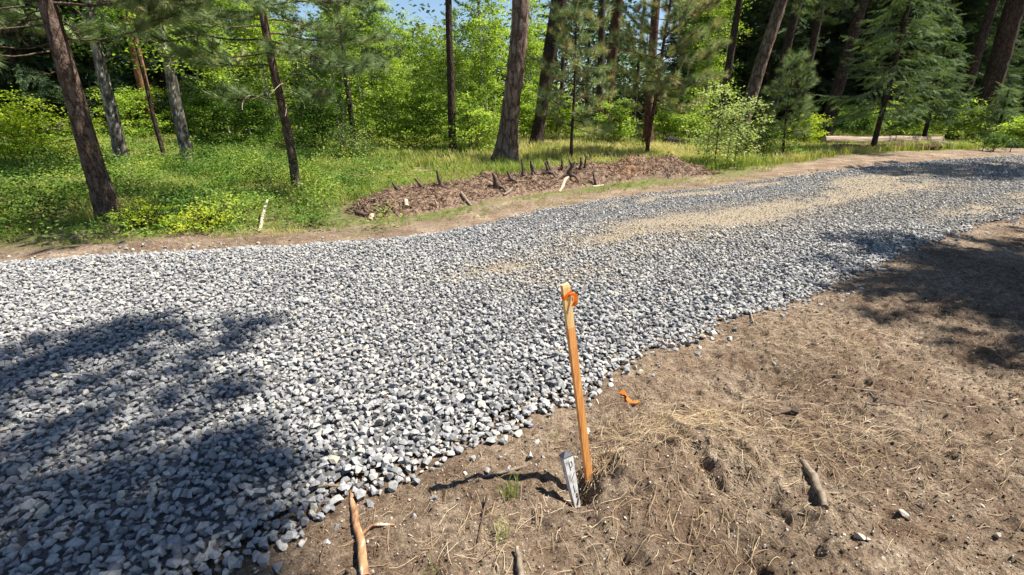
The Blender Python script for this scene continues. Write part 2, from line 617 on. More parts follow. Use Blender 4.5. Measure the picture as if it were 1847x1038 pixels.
xs = np.arange(-1.3, 3.4, .0125)
xs = np.concatenate([np.array(grow(-1.3, .0125, 1.045, -420))[1:][::-1], xs, np.array(grow(xs[-1], .0125, 1.04, 420))[1:]])
ys = np.arange(.75, 3.6, .0115)
ys = np.concatenate([np.array(grow(.75, .0125, 1.09, -60))[1:][::-1], ys, np.array(grow(ys[-1], .0125, 1.022, 420))[1:]])
X, Y = np.meshgrid(xs, ys)
g = MB()
hz = Hraw(X, Y)
thatch = sstep(.35, 1.3, Y - yf(X) - 1.3 * sstep(5.5, 8, X) + (fbm(X * 1.5, Y * 1.5, 50) - .5) * 1.6) * sstep(.30, .5, fbm(X * .9, Y * .9, 51) + .12)
nxg, nyg = len(xs), len(ys)
ii = (np.arange(nyg - 1)[:, None] * nxg + np.arange(nxg - 1)[None]).ravel()
g.add(np.stack([X.ravel(), Y.ravel(), hz.ravel()], 1), np.stack([ii, ii + 1, ii + nxg + 1, ii + nxg], 1), thatch.ravel())
tag(g.build('ground', M['soil']), kind='structure')

# road base sheet (compacted fines under the loose stone)
def tan_mask(x, y):
    """worn, compacted strips that follow the wheel tracks of the road"""
    x = np.asarray(x, float); y = np.asarray(y, float)
    v = (y - yn(x)) / np.maximum(yf(x) - yn(x), .1)
    ln = fbm(x * .55, v * 9, 61)
    b1 = np.exp(-((v - .52) / .13) ** 2) * sstep(-1.2, 2.5, x)
    b2 = np.exp(-((v - .87) / .045) ** 2) * sstep(.8, 1.6, x) * (1 - sstep(5, 7, x)) * 1.3
    b3 = np.exp(-((v - .60) / .24) ** 2) * sstep(3.5, 8, x)
    b4 = np.exp(-((v - .13) / .07) ** 2) * sstep(5.0, 6.5, x)
    b5 = np.exp(-((x - P(950, 500)[0]) / .8) ** 2 - ((y - P(950, 500)[1]) / .38) ** 2) * 1.1
    m = np.maximum.reduce([b1, b2, b3, b4, b5])
    return np.clip(m * (.05 + 1.5 * sstep(.25, .75, .6 * ln + .4 * fbm(x * 3, y * 3, 60))), 0, 1)


u = np.concatenate([np.linspace(0, .06, 8)[:-1], np.linspace(.06, .94, 90), np.linspace(.94, 1, 8)[1:]])
rx = np.concatenate([np.linspace(-38, -8, 40)[:-1], np.linspace(-8, 16, 420), np.linspace(16, 44, 50)[1:]])
RX, U = np.meshgrid(rx, u)
e_ = np.minimum(.16 + .1 * noise(RX * 3, RX * 0, 5), .3)
RY = (yn(RX) + e_) * (1 - U) + (yf(RX) - e_) * U
RZ = Hroad(RX, RY)
rd0 = MB()
k = len(rx)
ii = (np.arange(len(u) - 1)[:, None] * k + np.arange(k - 1)[None]).ravel()
rd0.add(np.stack([RX.ravel(), RY.ravel(), RZ.ravel()], 1), np.stack([ii, ii + 1, ii + k + 1, ii + k], 1), tan_mask(RX, RY).ravel())
tag(rd0.build('road', M['road_base']), kind='structure')


# ------------------------------------------------------------------ gravel
def hull(npt, seed, flat=.7):
    r = np.random.default_rng(seed)
    bm = bmesh.new()
    p = unit(npt, r) * r.uniform(.72, 1.0, (npt, 1))
    p = np.sign(p) * np.abs(p) ** .8
    p *= np.array([1.0, r.uniform(.55, .9), r.uniform(.38, .78) * flat / .7])
    for q in p:
        bm.verts.new(q)
    res = bmesh.ops.convex_hull(bm, input=bm.verts)
    loose = [e for e in res['geom_interior'] if isinstance(e, bmesh.types.BMVert)]
    bmesh.ops.delete(bm, geom=loose, context='VERTS')
    bmesh.ops.triangulate(bm, faces=bm.faces)
    bm.verts.index_update()
    V = np.array([v.co[:] for v in bm.verts]); F = np.array([[v.index for v in f.verts] for f in bm.faces])
    bm.free()
    return V, F


st_near = [hull(13, 100 + i) for i in range(14)]
st_far = [hull(8, 200 + i) for i in range(8)]


def in_view(x, y, m=1.2):
    depth = y * cp + CAMZ * sp
    return (np.abs(x) < 1.09 * depth + m) & (y > .9)


tcx, tcy = P(1480, 385)[:2]


def scatter_stones(mb, x0, x1, y0, y1, sp_, temps, prob, lift, smin, smax, cond):
    gx, gy = np.meshgrid(np.arange(x0, x1, sp_), np.arange(y0, y1, sp_))
    gx = gx.ravel() + rng.uniform(-.5, .5, gx.size) * sp_; gy = gy.ravel() + rng.uniform(-.5, .5, gy.size) * sp_
    keep = in_view(gx, gy) & cond(gx, gy)
    gx, gy = gx[keep], gy[keep]
    d = road_d(gx, gy)
    t = tan_mask(gx, gy)
    pr = prob * sstep(-.06, .10, d) * (1 - .38 * sstep(.25, .8, t)) + .05 * sstep(-.32, -.05, d) * prob
    keep = rng.random(len(gx)) < pr
    gx, gy, d, t = gx[keep], gy[keep], d[keep], t[keep]
    n = len(gx)
    s = smin + (smax - smin) * rng.beta(1.6, 3.6, n)
    edge = 1 + .08 * np.exp(-(np.maximum(d, 0) / .5) ** 2) * (gy < yn(gx) + 1.2)
    s = s * edge * (1 - .35 * sstep(.3, .8, t))
    nrm = np.stack([rng.normal(0, .28, n), rng.normal(0, .28, n), np.ones(n)], 1)
    nrm /= np.linalg.norm(nrm, axis=1, keepdims=True)
    # basis() gives y column = direction: turn so the stone's flat axis is near-vertical
    B = basis(nrm, rng.uniform(0, 6.28, n))
    B = np.stack([B[:, :, 0], B[:, :, 2], B[:, :, 1]], 2)
    B = B * s[:, None, None]
    z = np.where(d > -.02, Hroad(gx, gy), Hraw(gx, gy)) + s * rng.uniform(.15, .5, n) + lift * rng.uniform(.5, 1.2, n) * sstep(0, .25, d)
    pick = rng.integers(0, len(temps), n)
    tone = np.clip(rng.beta(2.8, 2.8, n) * .98 + .06 * (noise(gx * .8, gy * .8, 70) - .5), 0, 1)
    broad = np.exp(-(((gx - tcx) * .86 + (gy - tcy) * .5) / 6) ** 2 - ((-(gx - tcx) * .5 + (gy - tcy) * .86) / 1.5) ** 2)
    aux = np.clip(t * rng.uniform(.2, .9, n) - .1 + .55 * broad * rng.uniform(0, 1, n), 0, .8)
    for q, (tv, tf) in enumerate(temps):
        mk = pick == q
        mb.inst(tv, tf, np.stack([gx, gy, z], 1)[mk], B[mk], tone[mk], aux[mk])
    return n


gm = MB()
ynear = lambda a, b: (lambda x, y: (y >= a) & (y < b))
c = 0
c += scatter_stones(gm, -9, 8, .9, 6.5, .035, st_near, 1.0, 0, .012, .038, ynear(.9, 6.5))
c += scatter_stones(gm, -9, 8, .9, 6.5, .040, st_near, .92, .022, .011, .038, ynear(.9, 6.5))
c += scatter_stones(gm, -9, 8, .9, 6.5, .24, st_near, .35, .018, .028, .044, ynear(.9, 6.5))
c += scatter_stones(gm, -9, 22, 6.5, 20, .045, st_far, 1.0, .012, .013, .038, lambda x, y: (y >= 6.5) & (y < 11))
c += scatter_stones(gm, -9, 24, 11, 20, .070, st_far, .95, .012, .020, .045, lambda x, y: (y >= 11))
c += scatter_stones(gm, -6, 14, 2.5, 13, .036, st_far, 1.0, -.004, .006, .017, lambda x, y: rng.random(x.shape) < sstep(.15, .5, tan_mask(x, y)))
print("stones", c)
tag(gm.build('gravel', M['stone'], smooth=False), 'loose crushed grey stone spread over the road', 'gravel', kind='stuff')

# ------------------------------------------------------------------ litter on the near dirt


def near_pts(n, box, dmin=.02):
    out = []
    while sum(len(o) for o in out) < n:
        x = rng.uniform(box[0], box[1], n); y = rng.uniform(box[2], box[3], n)
        kk = (yn(x) - y > dmin) & in_view(x, y, .6)
        out.append(np.stack([x[kk], y[kk]], 1))
    return np.concatenate(out)[:n]


def ribbons(mb, xy, ang, length, width, curl, lift, tone, zf=Hraw):
    """thin curved strips lying on the soil"""
    n = len(xy); S = 5
    s = np.linspace(-.5, .5, S)
    a = ang[:, None] + curl[:, None] * s[None]
    dx = np.cos(a); dy = np.sin(a)
    px = xy[:, 0:1] + np.cumsum(dx, 1) * length[:, None] / S - (dx.sum(1, keepdims=True) * length[:, None] / S) / 2
    py = xy[:, 1:2] + np.cumsum(dy, 1) * length[:, None] / S - (dy.sum(1, keepdims=True) * length[:, None] / S) / 2
    pz = zf(px, py)
    pz = .35 * pz + .65 * np.maximum(pz.mean(1, keepdims=True), pz) + .0025 + lift[:, None] * (1 - (2 * s[None]) ** 2)
    wx = -dy * width[:, None] / 2; wy = dx * width[:, None] / 2
    top = np.stack([px, py, pz + width[:, None] * .45], 2)
    L = np.stack([px + wx, py + wy, pz], 2); Rr = np.stack([px - wx, py - wy, pz], 2)
    V = np.stack([L, top, Rr], 2).reshape(n, S * 3, 3)
    f = []
    for i in range(S - 1):
        for j in (0, 1):
            f.append((i * 3 + j, i * 3 + j + 1, i * 3 + 3 + j + 1, i * 3 + 3 + j))
    f = np.array(f)
    F = (f[None] + (np.arange(n) * S * 3)[:, None, None]).reshape(-1, 4)
    mb.add(V.reshape(-1, 3), F, np.repeat(tone, S * 3))


sm = MB()
n = 2300
xy = near_pts(n, (-1.4, 8, .8, 7))
ribbons(sm, xy, rng.uniform(0, 6.28, n), rng.uniform(.03, .15, n), rng.uniform(.0011, .0021, n), rng.normal(0, .55, n), rng.uniform(0, .006, n), np.clip(rng.normal(.55, .26, n), 0, 1))
for (px, py, s, n, dirn) in [(1230, 775, .16, 420, .3), (1160, 800, .13, 170, -.4), (1420, 790, .26, 190, 2.6), (1300, 850, .22, 170, 2.2), (1560, 800, .25, 150, .4),
                             (1085, 850, .05, 120, 1.3), (1700, 800, .3, 130, .1), (1350, 760, .3, 130, .2), (900, 960, .2, 90, 1.1), (1250, 960, .25, 120, 1.4), (1550, 640, .4, 300, .2), (1450, 600, .4, 240, .1)]:
    c0 = P(px, py)
    xy = np.stack([c0[0] + rng.normal(0, s, n), c0[1] + rng.normal(0, s * .6, n)], 1)
    kk = yn(xy[:, 0]) - xy[:, 1] > .04
    xy = xy[kk]; n = len(xy)
    ribbons(sm, xy, dirn + rng.normal(0, .7, n), rng.uniform(.05, .18, n), rng.uniform(.0011, .0023, n), rng.normal(0, .55, n), rng.uniform(0, .016, n), np.clip(rng.normal(.68, .24, n), 0, 1))
tag(sm.build('pine_straw', M['straw'], smooth=False), 'dry tan pine needles strewn over the bare dirt', 'pine straw', kind='stuff')

pm = MB()
pt = [hull(16, 300 + i, .8) for i in range(6)]
n = 8500
xy = near_pts(n, (-1.4, 8, .8, 7))
s = .0025 + .016 * rng.beta(1.0, 8, n)
B = basis(unit(n), rng.uniform(0, 6, n)) * s[:, None, None]
pick = rng.integers(0, 6, n)
pz = Hraw(xy[:, 0], xy[:, 1]) + s * .25
for q in range(6):
    mk = pick == q
    pm.inst(pt[q][0], pt[q][1], np.column_stack([xy, pz])[mk], B[mk], .5)
tag(pm.build('pebbles', M['pebble'], smooth=False), 'small pebbles and stone chips scattered in the dirt', 'pebbles', kind='stuff')

cm = MB()
n = 20000
xy = near_pts(n, (-1.4, 6, .8, 5))
kk = rng.random(n) < .35 + .65 * sstep(.42, .58, fbm(xy[:, 0] * 2, xy[:, 1] * 2, 90))
xy = xy[kk]; n = len(xy)
s = .003 + .015 * rng.beta(1.0, 6, n)
B = basis(unit(n), rng.uniform(0, 6, n)) * s[:, None, None]
pz = Hraw(xy[:, 0], xy[:, 1]) + s * .2
pick = rng.integers(0, 6, n)
for q in range(6):
    mk = pick == q
    cm.inst(pt[q][0], pt[q][1], np.column_stack([xy, pz])[mk], B[mk], 0.0)
tag(cm.build('dirt_clods', M['soil'], smooth=False), 'crumbly brown clods of dug soil', 'dirt', kind='stuff')

# ------------------------------------------------------------------ stake, post, ribbon, sticks
def box_mb(sections, capped=True):
    """sections: list of (4,3) corner arrays, swept"""
    mb = MB()
    V = np.concatenate(sections)
    F = []
    k = len(sections)
    for i in range(k - 1):
        for j in range(4):
            F.append((i * 4 + j, i * 4 + (j + 1) % 4, i * 4 + 4 + (j + 1) % 4, i * 4 + 4 + j))
    F.append((3, 2, 1, 0)); F.append(tuple(k * 4 - 4 + q for q in range(4)))
    mb.add(V, np.array(F))
    return mb


def rect(c, ux, uy, a, b):
    c = np.array(c)
    return np.array([c - ux * a - uy * b, c + ux * a - uy * b, c + ux * a + uy * b, c - ux * a + uy * b])


sb = P(1064, 852)
sb[2] = float(Hraw(sb[0], sb[1]))
top = atY(1019, 513, sb[1] - .02)
axis = top - sb
Ls = np.linalg.norm(axis); axis /= Ls
ang = R(26)
ux = np.array([math.cos(ang), math.sin(ang), 0]); ux -= axis * ux.dot(axis); ux /= np.linalg.norm(ux)
uy = np.cross(axis, ux)
stake = empty('survey_stake', sb, 'slim orange wooden survey stake standing in the dirt beside the gravel', 'stake')
J = lambda t, a, b: rect(axis * t, ux, uy, a, b)
cut = Ls - .19
w_, d_ = .0165, .010
box_mb([J(-.25, w_, d_), J(.0, w_, d_), J(cut * .5, w_ * .985, d_), J(cut, w_, d_)]).build('shaft', M['stake_wood'], stake, smooth=False)
o = box_mb([J(cut, w_, d_), J(cut + .1, w_ * 1.01, d_), J(Ls - .012, w_, d_), J(Ls, w_ * .93, d_ * .8)]).build('paler_top', M['stake_top'], stake, smooth=False)  # top stretch of the stake in a paler orange tone than the shaft
o['label'] = 'paler top end of the stake'
fl = MB()
tk = Ls - .055
for q in range(2):
    a = w_ + .0015; b = d_ + .0015
    fl.add(np.concatenate([rect(axis * (tk + q * .008 + sl - .006), ux, uy, a + q * .0006, b + q * .0006) + axis * np.array([[0], [.014], [.014], [0]]) for sl in (0, .012)]),
           np.array([(0, 1, 5, 4), (1, 2, 6, 5), (2, 3, 7, 6), (3, 0, 4, 7)]), .3)
kn = axis * (tk + .012) + ux * (w_ + .002) - uy * .012
pts = [kn + np.array([0, 0, -.001]), kn + ux * .008 - uy * .006 + np.array([0, 0, -.014]), kn + ux * .006 - uy * .01 + np.array([0, 0, -.034]), kn + ux * .001 - uy * .008 + np.array([0, 0, -.052])]
for dx in (0, .006):
    V = np.array([[p - ux * .006 + ux * dx, p + ux * .006 + ux * dx * 1.5 - uy * dx] for p in pts]).reshape(-1, 3)
    fl.add(V, np.array([(i * 2, i * 2 + 1, i * 2 + 3, i * 2 + 2) for i in range(3)]), .8)
fl.tube([kn - ux * .012, kn, kn + ux * .012], [.003, .0055, .003], 7, .5)
fl.build('flagging', M['flagging'], stake, smooth=False)['label'] = 'orange flagging tape knotted round the stake'

# short white post leaning in the hole, black capped
pb = P(1043, 893); pb[2] = float(Hraw(pb[0], pb[1])) - .01
pt_ = atY(1021, 822, pb[1] + .05)
ax2 = pt_ - pb; L2 = np.linalg.norm(ax2); ax2 /= L2
a2 = R(24)
vx = np.array([math.cos(a2), math.sin(a2), 0]); vx -= ax2 * vx.dot(ax2); vx /= np.linalg.norm(vx)
vy = np.cross(ax2, vx)
post = empty('marker_post', pb, 'short white marker post with black handwriting leaning in a hole by the stake', 'marker post')
K = lambda t, a, b: rect(ax2 * t, vx, vy, a, b)
box_mb([K(-.12, .010, .012), K(0, .012, .013), K(L2 * .5, .0185, .0175), K(L2, .0235, .021)]).build('post', M['white_paint'], post, smooth=False)
cap = MB()
c8 = np.concatenate([K(L2, .024, .0215), K(L2 + .004, .024, .0215), (ax2 * (L2 + .022))[None] + 0 * K(0, 1, 1)])
cap.add(c8, np.array([(0, 1, 5, 4), (1, 2, 6, 5), (2, 3, 7, 6), (3, 0, 4, 7), (4, 5, 9, 8), (5, 6, 10, 9), (6, 7, 11, 10), (7, 4, 8, 11), (3, 2, 1, 0)]))
cap.build('cap', M['post_cap'], post, smooth=False)
ink = MB()


def stroke(pts, r=.0014):
    """pts: (across -1..1, along 0..1 from the top) drawn on the post's front face"""
    q = []
    for a, t in pts:
        tt = L2 * (1 - t)
        f = tt / L2
        hw = .012 + (.0235 - .012) * f; hd = .013 + (.021 - .013) * f
        q.append(ax2 * tt + vx * (a * hw) - vy * (hd + .0006))
    ink.tube(q, r, 5, .5)


stroke([(-.1, .10), (0, .23)]); stroke([(-.1, .10), (.4, .08), (.55, .13), (.4, .18), (-.05, .17)])
stroke([(-.35, .42), (.1, .36), (.75, .29)])
stroke([(-.15, .50), (.0, .64), (.45, .61)])
stroke([(.3, .66), (.1, .70), (.25, .74), (.5, .72), (.5, .67), (.3, .66)])
stroke([(-.2, .86), (.7, .72), (.1, .88), (.85, .76)])
ink.build('lettering', M['ink'], post, smooth=False)

# dropped ribbon of flagging
rp0 = P(1118, 706); rp1 = P(1148, 730)
rb = MB()
tt = np.linspace(0, 1, 12)
cen = rp0[None] * (1 - tt[:, None]) + rp1[None] * tt[:, None]
cen[:, 0] += .012 * np.sin(tt * 7); cen[:, 2] = Hraw(cen[:, 0], cen[:, 1]) + .006 + .010 * np.abs(np.sin(tt * 8))
V = []
for i in range(12):
    wv = np.array([math.cos(.7 + .9 * math.sin(tt[i] * 6)), math.sin(.7 + .9 * math.sin(tt[i] * 6)), .4 * math.sin(tt[i] * 9)]) * .014
    V += [cen[i] - wv, cen[i] + wv]
rb.add(np.array(V), np.array([(i * 2, i * 2 + 1, i * 2 + 3, i * 2 + 2) for i in range(11)]), rng.random(24))
tag(rb.build('ribbon', M['flagging']), 'scrap of orange flagging ribbon lying on the dirt right of the stake', 'ribbon')


def stick(name, pxs, rads, mat, label, cat='stick', lift=.5, n=10, ends=(0, 0), zfun=Hraw, extra=None):
    """a stick lying along picture points; ends = height of each end above the soil"""
    p = np.array([P(*q) for q in pxs])
    t = np.linspace(0, 1, len(pxs)); m = np.linspace(0, 1, max(9, len(pxs) * 4))
    q = np.stack([np.interp(m, t, p[:, i]) for i in range(3)], 1)
    r = np.interp(m, np.linspace(0, 1, len(rads)), rads)
    q[:, 0] += .15 * r * np.sin(m * 17 + len(label)); q[:, 1] += .15 * r * np.cos(m * 23)
    zz = zfun(q[:, 0], q[:, 1])
    zl = np.interp(m, [0, 1], [zz[0], zz[-1]])
    q[:, 2] = np.maximum(zl, zz * .6 + zl * .4) + r * lift * .6 + np.interp(m, [0, 1], ends)
    o0 = q[len(q) // 2].copy(); o0[2] = float(zz[len(q) // 2])
    mb = MB()
    mb.tube(q - o0, r, n, disp=lambda a, z: 1 + .12 * (noise(a * 1.3, z * 30 + a, 5) - .5))
    if extra:
        for pts2, r2 in extra:
            p2 = np.array([P(*e) for e in pts2]); p2[:, 2] = Z(p2[:, 0], p2[:, 1]) + r2[0] * 1.2
            m2 = np.linspace(0, 1, 9); t2 = np.linspace(0, 1, len(pts2))
            q2 = np.stack([np.interp(m2, t2, p2[:, i]) for i in range(3)], 1)
            q2[:, 2] += .01 * np.sin(m2 * 3)
            mb.tube(q2 - o0, np.interp(m2, np.linspace(0, 1, len(r2)), r2), 7)
    ob = mb.build(name, mat, loc=tuple(o0))
    return tag(ob, label, cat)


stick('stick', [(634, 888), (640, 935), (652, 985), (660, 1050)], [.009, .015, .0165, .018], M['stick_bark'],
      'peeling reddish brown stick running out of the gravel at the bottom edge', extra=[([(654, 968), (672, 958), (712, 952)], [.007, .006, .004])])
stick('twig', [(562, 893), (590, 886), (612, 885)], [.004, .006, .005], M['grey_stick'], 'thin brown twig lying on the gravel edge by the peeling stick', lift=5, zfun=Z)
stick('stick', [(1446, 846), (1462, 890), (1480, 944)], [.014, .018, .014], M['grey_stick'], 'thick grey stick half sunk in the dirt mound at the lower right', lift=1.3, ends=(.012, .004))
stick('stick', [(932, 1004), (938, 1030), (940, 1060)], [.008, .012, .013], M['grey_stick'], 'short stub of grey stick poking up at the bottom edge', ends=(.03, 0))
stick('stick', [(845, 880), (905, 862), (950, 848)], [.005, .007, .008], M['grey_stick'], 'crooked thin stick lying between the gravel and the white post')
stick('stick', [(1560, 737), (1610, 735), (1665, 740)], [.004, .007, .005], M['dark_root'], 'dark straight stick lying on sunlit dirt at the right')
stick('twig', [(1395, 748), (1425, 742), (1440, 748)], [.008, .010, .008], M['dark_root'], 'short dark chunk of bark beside the needle litter on the dirt')
stick('twig', [(880, 905), (870, 950), (862, 985)], [.003, .005, .004], M['dark_root'], 'thin dark twig on the dirt left of the grass tuft')
stick('twig', [(1350, 540), (1357, 590), (1352, 592)], [.005, .006, .003], M['grey_stick'], 'small upright twig at the right edge of the gravel', ends=(.0, .05))
stick('twig', [(1510, 705), (1500, 695), (1740, 735), (1846, 733)][1:], [.002, .003, .002], M['pale_wood'], 'long thin pale stem lying across the dirt at the right')
stick('stick', [(468, 421), (478, 403), (488, 390)], [.022, .024, .016], M['pale_wood'], 'pale bleached stick leaning on the far bank of the road', ends=(.0, .22), zfun=Z)

rock_px = [(1625, 938, .022), (1655, 935, .014), (1545, 985, .020), (1560, 990, .014), (1800, 965, .014), (1770, 915, .012), (1285, 860, .014), (1395, 660, .018), (1890, 900, .01),
           (1600, 660, .016), (975, 810, .020), (1000, 790, .022), (655, 935, .02), (530, 992, .030)]
for i, (px, py, s) in enumerate(rock_px[:8]):
    p = P(px, py); p[2] = float(Z(p[0], p[1])) + s * .25
    mb = MB(); tv, tf = pt[i % 6]
    mb.inst(tv, tf, np.zeros((1, 3)), basis(unit(1), np.array([i * 1.3])) * s * 1.2, .5)
    tag(mb.build('rock', M['pebble'], loc=tuple(p), smooth=False), 'fist-size or smaller rounded brown rock resting in the bare dirt', 'rock', 'loose rocks in the dirt')

# grass tufts in the near dirt
BL = []


def blade_tuft(nb, r0, hmin, hmax, wd, seed, bend=.5):
    r = np.random.default_rng(seed)
    V = []; F = []
    for i in range(nb):
        a = r.uniform(0, 6.28); rr = r0 * math.sqrt(r.random()); h = r.uniform(hmin, hmax)
        bx, by = rr * math.cos(a), rr * math.sin(a)
        da = r.uniform(0, 6.28); be = r.uniform(.15, bend) * h
        dx, dy = math.cos(da), math.sin(da)
        wx, wy = -dy * wd / 2, dx * wd / 2
        k0 = len(V)
        V += [(bx - wx, by - wy, -.02), (bx + wx, by + wy, -.02), (bx + wx * .8 + dx * be * .35, by + wy * .8 + dy * be * .35, h * .6), (bx - wx * .8 + dx * be * .35, by - wy * .8 + dy * be * .35, h * .6), (bx + dx * be, by + dy * be, h)]
        F += [(k0, k0 + 1, k0 + 2), (k0, k0 + 2, k0 + 3), (k0 + 3, k0 + 2, k0 + 4)]
    return np.array(V), np.array(F)


for i, (px, py, nb, h, lab) in enumerate([(922, 900, 46, .11, 'pale green grass tuft sprouting left of the white post'), (905, 975, 26, .10, 'sparse dry grass tuft near the bottom edge below the green tuft'),
                                          (1282, 765, 10, .05, 'tiny grass sprout on the sunlit dirt right of the stake'), (1000, 790, 12, .05, 'tiny leafy sprout on the dirt just left of the stake'),
                                          (1440, 690, 8, .04, 'small green sprout in the dirt below the gravel edge'), (775, 1030, 10, .07, 'grass sprig at the bottom edge right of the peeling stick')]):
    p = P(px, py); p[2] = float(Hraw(p[0], p[1]))
    mb = MB(); v, f = blade_tuft(nb, .035, h * .4, h, .003, 900 + i, .9)
    mb.add(v, f, rng.uniform(.2, .75))
    tag(mb.build('grass_tuft', M['grass'], loc=tuple(p), smooth=False), lab, 'grass tuft')

# ------------------------------------------------------------------ berm of dug earth
bc = np.array([P(*q)[:2] for q in [(625, 394), (680, 383), (760, 369), (850, 355), (930, 341), (1010, 330), (1090, 321), (1170, 316), (1230, 315), (1262, 314), (1300, 312)]])
bw = np.array([.3, .62, .72, .76, .80, .82, .88, .95, .8, .5, .25])
bh = np.array([.05, .24, .27, .30, .31, .30, .30, .36, .32, .14, .05])
seg = np.concatenate([[0], np.cumsum(np.linalg.norm(np.diff(bc, axis=0), axis=1))])
S = np.arange(0, seg[-1], .028)
bx = np.interp(S, seg, bc[:, 0]); by = np.interp(S, seg, bc[:, 1])
tx = np.gradient(bx); ty = np.gradient(by); tl = np.hypot(tx, ty); tx /= tl; ty /= tl
T_ = np.linspace(-1, 1, 61)
wS = np.interp(S, seg, bw); hS = np.interp(S, seg, bh)


def berm_h(sx, sy, tq, hq):
    prof = (1 - tq ** 2) ** .8
    return hq * prof * (.55 + .75 * fbm(sx * 2.1, sy * 2.1, 120)) + prof * (.12 * (fbm(sx * 7, sy * 7, 130) - .4) + .05 * (noise(sx * 26, sy * 26, 140) - .5))


BX = bx[:, None] - ty[:, None] * T_[None] * wS[:, None] * (.85 + .4 * noise(S * 1.3, S * 0, 111))[:, None]
BY = by[:, None] + tx[:, None] * T_[None] * wS[:, None] * (.85 + .4 * noise(S * 1.3, S * 0, 112))[:, None]
BH = berm_h(BX, BY, np.broadcast_to(T_[None], BX.shape), np.broadcast_to(hS[:, None], BX.shape))
endf = sstep(0, .5, S) * sstep(0, .8, S[-1] - S)
BZ = Hraw(BX, BY) - .03 + np.maximum(BH, 0) * endf[:, None] + .0
mb = MB(); k = len(T_)
ii = (np.arange(len(S) - 1)[:, None] * k + np.arange(k - 1)[None]).ravel()
orange = sstep(.5, .75, fbm(BX * 1.1, BY * 1.1, 150)) * .5 * sstep(.1, .8, BH / .3) * sstep(2, 5, S)[:, None]
mb.add(np.stack([BX.ravel(), BY.ravel(), BZ.ravel()], 1), np.stack([ii, ii + k, ii + k + 1, ii + 1], 1), orange.ravel())
tag(mb.build('dirt_pile', M['dark_soil']), 'long low pile of dug brown earth and torn roots beyond the road', 'dirt pile')
dm = MB()
n = 8000
si = rng.integers(4, len(S) - 4, n); ti = rng.integers(3, k - 3, n)
a = rng.uniform(0, 6.28, n); el = rng.normal(.12, .35, n)
L = rng.uniform(.06, .42, n) * rng.uniform(.4, 1, n)
dv = np.stack([np.cos(a) * np.cos(el), np.sin(a) * np.cos(el), np.sin(el)], 1)
pp = np.stack([BX[si, ti], BY[si, ti], BZ[si, ti] + .01], 1)
tw = np.array([(-1, 0, 0), (1, 0, 0), (0, 0, 1.4), (-.8, .5, .6), (.8, .5, .6), (0, .5, 2.0), (0, 1, 0)], float)
twf = np.array([(0, 1, 4), (0, 4, 3), (1, 2, 5), (1, 5, 4), (2, 0, 3), (2, 3, 5), (3, 4, 6), (4, 5, 6), (5, 3, 6)])
B = basis(dv, rng.uniform(0, 6, n))
th = rng.uniform(.003, .0065, n)
B = B * np.stack([th, L, th], 1)[:, None, :]
dm.inst(tw, twf, pp - dv * L[:, None] * .4, B, np.clip(rng.beta(1.6, 2.2, n), 0, 1))
pick = rng.integers(0, 6, 900)
for q in range(6):
    m_ = int((pick == q).sum())
    si2 = rng.integers(4, len(S) - 4, m_); ti2 = rng.integers(3, k - 3, m_)
    s = .015 + .05 * rng.beta(1, 4, m_)
    dm.inst(pt[q][0], pt[q][1], np.stack([BX[si2, ti2], BY[si2, ti2], BZ[si2, ti2] + s * .2], 1), basis(unit(m_), rng.uniform(0, 6, m_)) * s[:, None, None], rng.uniform(0, .55, m_))
tag(dm.build('root_debris', M['root_debris'], smooth=False), 'tangle of torn roots, twigs and clods covering the dirt pile', 'debris', kind='stuff')


lm = MB()
n = 3600
xy = near_pts(n, (-1.4, 8, .8, 7))
kk = rng.random(n) < .3 + .7 * sstep(.42, .6, fbm(xy[:, 0] * 1.7, xy[:, 1] * 1.7, 95))
xy = xy[kk]; n = len(xy)
a = rng.uniform(0, 6.28, n); el = rng.normal(.05, .22, n)
dv = np.stack([np.cos(a) * np.cos(el), np.sin(a) * np.cos(el), np.sin(el)], 1)
L = .012 + .07 * rng.beta(1.2, 4, n); th = rng.uniform(.0012, .0035, n)
B = basis(dv, rng.uniform(0, 6, n)) * np.stack([th, L, th], 1)[:, None, :]
lm.inst(tw, twf, np.column_stack([xy, Hraw(xy[:, 0], xy[:, 1]) + th * .8]) - dv * L[:, None] * .4, B, np.clip(rng.beta(1.3, 1.3, n), 0, 1))
tag(lm.build('twig_litter', M['root_debris'], smooth=False), 'short broken twigs and bark chips littering the bare dirt', 'litter', kind='stuff')


def berm_z(x, y):
    i = np.unravel_index(np.argmin((BX - x) ** 2 + (BY - y) ** 2), BX.shape)
    if (BX[i] - x) ** 2 + (BY[i] - y) ** 2 < .01:
        return float(max(BZ[i], Hraw(x, y)))
    return float(Hraw(x, y))


_bp = np.stack([BX.ravel(), BY.ravel(), BZ.ravel()], 1)
_bd = _bp[:, 1] * cp - (_bp[:, 2] - CAMZ) * sp
_bpx = W0 / 2 + F0 * _bp[:, 0] / _bd
_bpy = H0 / 2 - F0 * (_bp[:, 1] * sp + (_bp[:, 2] - CAMZ) * cp) / _bd


def berm_at(px, py):
    """the pile's surface point that the photograph shows nearest to (px, py)"""
    d = np.hypot(_bpx - px, _bpy - py)
    j = np.where(d < d.min() + 3)[0]
    return _bp[j[np.argmin(_bd[j])]].copy()


